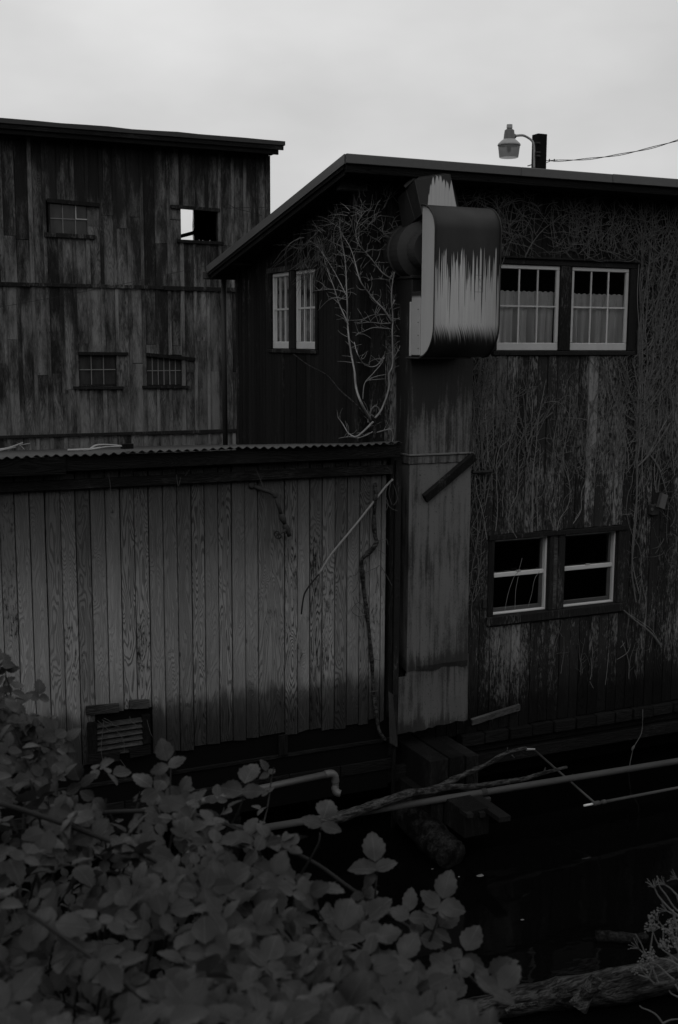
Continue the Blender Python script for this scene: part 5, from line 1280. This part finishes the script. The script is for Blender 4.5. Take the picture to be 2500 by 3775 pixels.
# =================================================================== NEAR WATER
lgq = [P(1560, 3775, Z=WZ+.02), P(1760, 3728, Z=WZ+.04), P(2000, 3672, Z=WZ+.09), P(2250, 3640, Z=WZ+.12), P(2600, 3568, Z=WZ+.16)]
bl = thing('beached_log', 'large grey log with a broken branch stub at the bottom right water edge', 'log', lgq[2])
p = smooth_path(lgq, 8)
MB().tube(p, [.085+.065*i/len(p)+.008*sin(i*1.1) for i in range(len(p))], 22, wob=.07).build('trunk', M['log'], bl, smooth=True)
q = P(2150, 3680, Z=WZ+.22); e_ = q + rt*.10 + Vector((0, 0, .17))
MB().tube([q-Vector((.05, 0, .06)), q.lerp(e_, .35), q.lerp(e_, .8), e_], [.075, .052, .050, .046], 9, wob=.14).build('branch_stub', M['log'], bl)
MB().tube(smooth_path([P(1865, 3728, Z=WZ+.12), P(1900, 3712, Z=WZ+.15), P(1985, 3700, Z=WZ+.2)]), [.02]*9, 7, wob=.2).build('splinter', M['bark'], bl)
fl_ = smooth_path([P(2195, 3453, Z=WZ+.02), P(2270, 3455, Z=WZ+.03), P(2360, 3462, Z=WZ+.02), P(2372, 3448, Z=WZ+.06)], 4)
tag(MB().tube(fl_, taper(len(fl_), .055, .045), 10, wob=.12).build('floating_log', M['wetlog'], smooth=True), 'small dark log stub floating in the black water at right', 'log')
scraps = ((2323, 3591, .05, 'floating_debris', 'largest pale scrap floating in the water just behind the grey log'),
          (2310, 3567, .016, 'floating_leaf', 'tiny bright leaf scrap floating just above the largest pale scrap'),
          (2148, 3613, .022, 'floating_leaf', 'little leaf scrap floating behind the branch stub of the grey log'),
          (1772, 3228, .045, 'floating_leaf', 'pale leaf floating to the right of the foundation log end'),
          (1594, 3203, .013, 'floating_leaf', 'tiny leaf scrap floating left of the foundation log end'),
          (1692, 3232, .013, 'floating_leaf', 'tiny leaf scrap floating straight in front of the foundation log end'),
          (1926, 3390, .022, 'floating_leaf', 'lone leaf scrap floating in the open middle of the dark water'))
for (px, py, s_, nm, lb) in scraps:
    q = P(px, py, Z=WZ+.006); mb = MB(); n = 7
    mb.v = [q+Vector((cos(2*pi*i/n)*s_*R.uniform(.7, 1.2), sin(2*pi*i/n)*s_*R.uniform(.5, .9), 0)) for i in range(n)] + [q+Vector((0, 0, s_*.25))]
    mb.f = [(i, (i+1) % n, n) for i in range(n)] + [tuple(range(n))[::-1]]
    tag(mb.build(nm, M['speck']), lb, 'debris' if nm == 'floating_debris' else 'leaf', None if nm == 'floating_debris' else 'leaf scraps floating on the water')

# =================================================================== BRAMBLE
NR = 11
def leaflet(mb, base, dirv, nrm, L, wide=.40, curl=.18, fold=.16, uvs=None):
    dirv = dirv.normalized(); sdv = dirv.cross(nrm).normalized(); nn = sdv.cross(dirv).normalized(); b0 = len(mb.v)
    for i in range(NR):
        t = i/(NR-1); pr_ = max(0.0, sin(pi*min(1, t**.82)))**.75*wide*L
        if i == NR-1: pr_ = 0.0
        tooth = 1.06 if i % 2 else .93
        wv_ = pr_*tooth; lift = fold*wv_
        c = base + dirv*(L*t) - nn*(curl*L*t*t)
        back = dirv*(-.03*L if i % 2 == 0 else .0)
        mb.v += [c - sdv*wv_ + nn*lift + back, c, c + sdv*wv_ + nn*lift + back]
        mb.uv += [(-wv_/L*2.2, t), (0, t), (wv_/L*2.2, t)]
    for i in range(NR-1):
        a = b0+i*3; mb.f += [(a, a+1, a+4, a+3), (a+1, a+2, a+5, a+4)]
def compound(mb, base, dirv, nrm, L, five=False):
    """Three or five leaflets on a short stalk."""
    dirv = dirv.normalized(); sdv = dirv.cross(nrm).normalized()
    tip = base+dirv*L*.30
    n0 = len(mb.v); mb.tube([base, tip], .0016, 4); mb.uv += [(0.0, .5)]*(len(mb.v)-n0)
    leaflet(mb, tip+dirv*L*.30, dirv+nrm*R.uniform(-.25, .45), nrm, L, R.uniform(.32, .42), curl=R.uniform(.05, .35), fold=R.uniform(.1, .45))
    for sg in (-1, 1):
        leaflet(mb, tip, dirv*R.uniform(.05, .4)+sdv*sg+nrm*R.uniform(-.3, .5), nrm+sdv*(-sg*.35)+dirv*R.uniform(-.3, .3), L*R.uniform(.72, .9), R.uniform(.30, .40), curl=R.uniform(.05, .35), fold=R.uniform(.1, .4))
        if five: leaflet(mb, tip-dirv*L*.05, dirv*-.35+sdv*sg, nrm, L*.6, .40)
variants = []
for k in range(8):
    mb = MB(); mb.uv = []; compound(mb, Vector((0, 0, 0)), Vector((0, 1, 0)), Vector((0, 0, 1)), 1.0, five=(k in (2, 5)))
    me = bpy.data.meshes.new('leaf'); me.from_pydata([tuple(v) for v in mb.v], [], mb.f); l = me.uv_layers.new(name='UVMap')
    for lp_ in me.loops: l.data[lp_.index].uv = mb.uv[lp_.vertex_index]
    me.materials.append(M['leaf']); me.polygons.foreach_set('use_smooth', [True]*len(me.polygons)); variants.append((me, mb))
bush = thing('bramble_bush', 'leafy bramble thicket filling the lower left foreground', 'bush', from_uv(1.8, -.5, -1.7))
# outline of the thicket's top as seen (pixel, distance)
outline = [(-1500, 2150, 3.4), (-700, 2320, 3.4), (-300, 2380, 3.3), (0, 2450, 3.15), (130, 2550, 3.05), (200, 2680, 3.02), (300, 2790, 3.0), (420, 2810, 2.95), (620, 2800, 2.9), (800, 2870, 2.85), (950, 2990, 2.8), (1080, 3080, 2.7), (1200, 3230, 2.55), (1330, 3400, 2.35), (1480, 3560, 2.15), (1640, 3680, 1.95), (1800, 3800, 1.8), (1900, 3900, 1.7)]
def top_of(px):
    for i in range(len(outline)-1):
        a, b = outline[i], outline[i+1]
        if a[0] <= px <= b[0]:
            t = (px-a[0])/(b[0]-a[0]); return a[1]+(b[1]-a[1])*t, a[2]+(b[2]-a[2])*t
    return outline[-1][1:]
cand = []
TOC = lambda p: (EYE-p).normalized()
def add_leaf(p, L, nb=None, updir=None):
    d = Vector((R.gauss(0, 1), R.gauss(0, 1), R.gauss(.15, .45))) if updir is None else updir
    n_ = Vector((R.gauss(0, .5), R.gauss(0, .5), .9)) + TOC(p)*R.uniform(-.1, 1.3) if nb is None else nb
    n_.normalize(); d = d - n_*d.dot(n_)
    if d.length < 1e-3: d = n_.orthogonal()
    cand.append((p, d.normalized(), n_, L))
tries = 0
while len(cand) < 2300 and tries < 20000:
    tries += 1
    px = R.uniform(-1100, 1880) if R.random() < .95 else R.uniform(900, 1880); yt, dt = top_of(px)
    if yt > 3900: continue
    f = R.random()**.85; py = yt + 25 + (4050-yt)*f
    if py > 4050: continue
    d = dt + (1.32-dt)*((py-yt)/(4000-yt))**.75
    layer = R.choice((0, 0, 1, 1, 2, 3, 4, 5)); d2 = d + layer*.13 + R.uniform(-.04, .05)
    p = P(px, py, d=d2); p.z -= layer*.05
    add_leaf(p, R.uniform(.032, .058)*(1 if layer < 2 else .95))
for k in range(75):          # taller shoots at the left
    px = R.uniform(-120, 230); yt, dt = top_of(px); py = yt + 10 + 330*R.random(); d = dt - .25*(py-yt)/400 + R.uniform(-.1, .12)
    add_leaf(P(px, py, d=d), R.uniform(.034, .05))
ncloud = len(cand)
canes = []
def cane(pts, r0, r1, leaves=True, every=.13, Lr=(.045, .06)):
    p = smooth_path([P(x, y, d=d) for x, y, d in pts], 6); canes.append((p, r0, r1))
    if leaves:
        acc = 0
        for i in range(1, len(p)):
            acc += (p[i]-p[i-1]).length
            if acc > every*R.uniform(.7, 1.2):
                acc = 0; t = (p[i]-p[i-1]).normalized(); sdv = t.cross(Vector((0, 0, 1))); sg = R.choice((-1, 1))
                add_leaf(p[i]+Vector((0, 0, .012)), R.uniform(*Lr), None, t*.4+sdv*sg*.7+Vector((0, 0, .75)))
cane([(250, 3010, 2.75), (500, 2990, 2.75), (750, 3010, 2.72), (920, 3080, 2.7), (1140, 3170, 2.66), (1300, 3280, 2.62), (1480, 3400, 2.57), (1620, 3500, 2.5), (1720, 3590, 2.45), (1790, 3660, 2.4)], .006, .003, every=.2)
cane([(1180, 3480, 2.1), (1300, 3540, 2.1), (1450, 3640, 2.0), (1600, 3740, 1.95)], .005, .003)
cane([(100, 3360, 1.75), (350, 3540, 1.7), (600, 3740, 1.65)], .0035, .003, every=.12)
cane([(0, 2960, 2.3), (300, 3060, 2.35), (620, 3200, 2.3), (900, 3420, 2.2)], .006, .004)
cane([(30, 2900, 3.0), (25, 2700, 3.05), (40, 2560, 3.1), (20, 2490, 3.1)], .004, .002, every=.07)
cane([(200, 2950, 2.9), (330, 2860, 2.95), (390, 2790, 2.98)], .003, .0015, every=.09)
cane([(600, 3050, 2.85), (625, 2930, 2.88), (630, 2820, 2.9)], .003, .0015, every=.06)
cane([(950, 3120, 2.9), (985, 2980, 3.05), (1000, 2880, 3.1), (1010, 2830, 3.1)], .0025, .0012, every=.05, Lr=(.026, .036))
cane([(820, 3100, 2.75), (880, 2990, 2.72), (900, 2930, 2.7)], .003, .0015, leaves=False)
cane([(1100, 3240, 2.64), (1170, 3120, 2.6), (1180, 3070, 2.6)], .003, .0015, leaves=False)
cane([(1380, 3350, 2.58), (1385, 3280, 2.55), (1390, 3230, 2.55)], .003, .0015, leaves=False)
cane([(1580, 3480, 2.5), (1610, 3400, 2.48), (1612, 3370, 2.48)], .003, .0015, leaves=False)
# sprays that stand clear against the dark water (pixel, distance, size)
for (px, py, d, L, ang) in ((885, 2950, 2.7, .072, .1), (1175, 3070, 2.6, .062, .3), (1390, 3240, 2.55, .068, .0), (1400, 3225, 2.56, .05, -1.0), (1612, 3370, 2.48, .062, .2), (1505, 3410, 2.5, .052, .0), (1500, 3440, 2.5, .052, 1.9), (1690, 3560, 2.4, .06, .3), (1715, 3610, 2.38, .055, -.8), (1770, 3640, 2.35, .055, .8), (1640, 3640, 2.3, .06, 2.6), (1800, 3690, 1.9, .05, .6), (1450, 3590, 2.1, .055, .4), (1520, 3640, 2.05, .05, 1.1), (1240, 3500, 2.1, .062, .2), (1330, 3480, 2.15, .05, 1.2)):
    p = P(px, py, d=d); upd = (up2*cos(ang)+rt2*sin(ang)); n_ = (TOC(p)+Vector((0, 0, .55))+rt2*R.uniform(-.3, .3)).normalized()
    add_leaf(p, L, n_, upd)
sprays = cand[ncloud:]
def on_screen(c):
    q = c[0]-EYE; zc = q.dot(fw); return (-50 < 1250+FPX*q.dot(rt2)/zc < 2550) and (1887.5-FPX*q.dot(up2)/zc < 3850)
order = sorted(range(len(cand)), key=lambda i: -((cand[i][3]/(cand[i][0]-EYE).length) * (2 if i >= ncloud else 1) if on_screen(cand[i]) else 0))
big = set(order[:285])
mbs = MB(); mbs.uv = []
for i, (p, d, n_, L) in enumerate(cand):
    sdv = d.cross(n_); mtx = Matrix(((sdv.x*L, d.x*L, n_.x*L, p.x), (sdv.y*L, d.y*L, n_.y*L, p.y), (sdv.z*L, d.z*L, n_.z*L, p.z), (0, 0, 0, 1)))
    me, src = variants[R.randrange(8)]
    if i in big:
        o = bpy.data.objects.new('leaf', me); col.objects.link(o); o.parent = bush
        mtx.translation = p-ORG[bush.name]; o.matrix_basis = mtx
    else:
        n0 = len(mbs.v); mbs.v += [mtx @ v for v in src.v]; mbs.f += [tuple(a+n0 for a in f) for f in src.f]; mbs.uv += src.uv
o = mbs.build('foliage', M['leaf'], bush, smooth=True); o['kind'] = 'stuff'
for (p, r0, r1) in canes:
    mb = MB(); rs_ = taper(len(p), r0, r1); mb.tube(p, rs_, 7)
    for i in range(2, len(p)-1, 2):
        v = Vector((R.gauss(0, 1), R.gauss(0, 1), R.gauss(0, 1))).normalized(); mb.tube([p[i], p[i]+v*(rs_[i]+.006)], [rs_[i]*.4, .0003], 4)
    mb.build('cane', M['cane'], bush, smooth=True)
mb = MB()
for k in range(220):          # inner stems
    px = R.uniform(-200, 1750); yt, dt = top_of(px); py = R.uniform(yt+120, 4000)
    if yt > 3700: continue
    d = dt+(1.4-dt)*((py-yt)/(4000-yt))**.75 + .18; a = P(px, py, d=d); b = a+Vector((R.gauss(0, .12), R.gauss(0, .12), -R.uniform(.2, .6))); mb.tube([a, a.lerp(b, .5)+Vector((R.gauss(0, .02), R.gauss(0, .02), 0)), b], .003, 4, cap=False)
o = mb.build('inner_stems', M['cane'], bush); o['kind'] = 'stuff'

# =================================================================== FENNEL at the right edge
fen = thing('fennel_plant', 'dried fennel stalks with bare umbels at the lower right edge', 'plant', P(2520, 3900, d=3.6))
c8 = lambda x, y: (2100+x*.2639, 3150+y*.2639)
st, um, fl2 = MB(), MB(), MB()
ST = [([(1540, 880), (1400, 760), (1290, 640), (1230, 560), (1190, 475)], 0), ([(1540, 880), (1440, 830), (1360, 790)], 0), ([(1560, 820), (1460, 740), (1350, 570), (1260, 450), (1225, 300)], 1), ([(1560, 620), (1480, 550), (1410, 475), (1335, 425)], 0), ([(1240, 1800), (1180, 1640), (1130, 1480), (1060, 1390), (1000, 1250), (920, 1110)], 1), ([(1130, 1480), (1060, 1410), (970, 1320)], 0), ([(1120, 1420), (1140, 1250), (1165, 1080)], 0), ([(1560, 1220), (1480, 1160), (1390, 1110), (1300, 1010), (1240, 930)], 2), ([(1560, 1320), (1500, 1160), (1485, 1040)], 2), ([(1560, 1520), (1430, 1420), (1300, 1330), (1220, 1220), (1170, 1090)], 2), ([(1560, 1580), (1400, 1480), (1250, 1450)], 2), ([(1460, 1750), (1350, 1660), (1240, 1550), (1150, 1520)], 2), ([(1180, 1800), (1110, 1730), (1030, 1650)], 2), ([(1110, 1730), (1140, 1620), (1150, 1560)], 0), ([(1110, 1730), (1020, 1700), (960, 1680)], 1), ([(1540, 700), (1510, 620), (1480, 530)], 1), ([(1560, 380), (1505, 340)], 0), ([(1560, 1400), (1450, 1250), (1420, 1170)], 2), ([(1560, 1700), (1450, 1500), (1380, 1350)], 2), ([(1300, 1300), (1310, 1100), (1310, 990)], 1),
      ([(1300, 2360), (1220, 2250), (1130, 2190), (1010, 2140), (980, 2110)], 1), ([(1300, 2360), (1420, 2310), (1560, 2300)], 1), ([(1560, 2010), (1430, 1950), (1390, 1900)], 1)]
for t_, kind in ST:
    dd = R.uniform(3.5, 3.8)
    p = smooth_path([P(*c8(x, y), d=dd) for x, y in t_], 5); st.tube(p, taper(len(p), .0032, .0016), 5)
    e = p[-1]; ax_ = (p[-1]-p[-2]).normalized()
    if kind == 1: continue
    nn_ = R.randint(7, 10)
    for k in range(nn_):
        a = 2*pi*k/nn_; u1 = ax_.orthogonal().normalized(); w1 = ax_.cross(u1)
        q = e + ax_*R.uniform(.018, .03) + (u1*cos(a)+w1*sin(a))*R.uniform(.010, .026); um.tube([e, e.lerp(q, .55)+ax_*.003, q], [.0012, .0009, .0007], 4, cap=False)
        for j in range(5 if kind == 2 else 1):
            c = q+Vector((R.gauss(0, .0055), R.gauss(0, .0055), R.gauss(0, .0055))) if kind == 2 else q; s_ = R.uniform(.0018, .0042) if kind == 2 else .0012
            fl2.lathe(c, [(.0004, -s_), (s_, 0), (.0004, s_)], 5)
bs = P(2520, 3900, d=3.6)
for k in range(9): 
    a = P(2480+R.uniform(-30, 60), 3300+k*55, d=3.65); st.tube(smooth_path([a, a.lerp(bs, .5)+Vector((.04, 0, 0)), bs]), .004, 5)
g_ = Vector((bs.x, bs.y, ground_z(*uv_of(bs))-.1)); st.tube([bs, bs.lerp(g_, .5)+Vector((.03, .02, 0)), g_], .008, 6)
st.build('stalk', M['dry'], fen); um.build('umbels', M['dry'], fen)['kind'] = 'stuff'; fl2.build('seed_heads', M['dry'], fen)['kind'] = 'stuff'
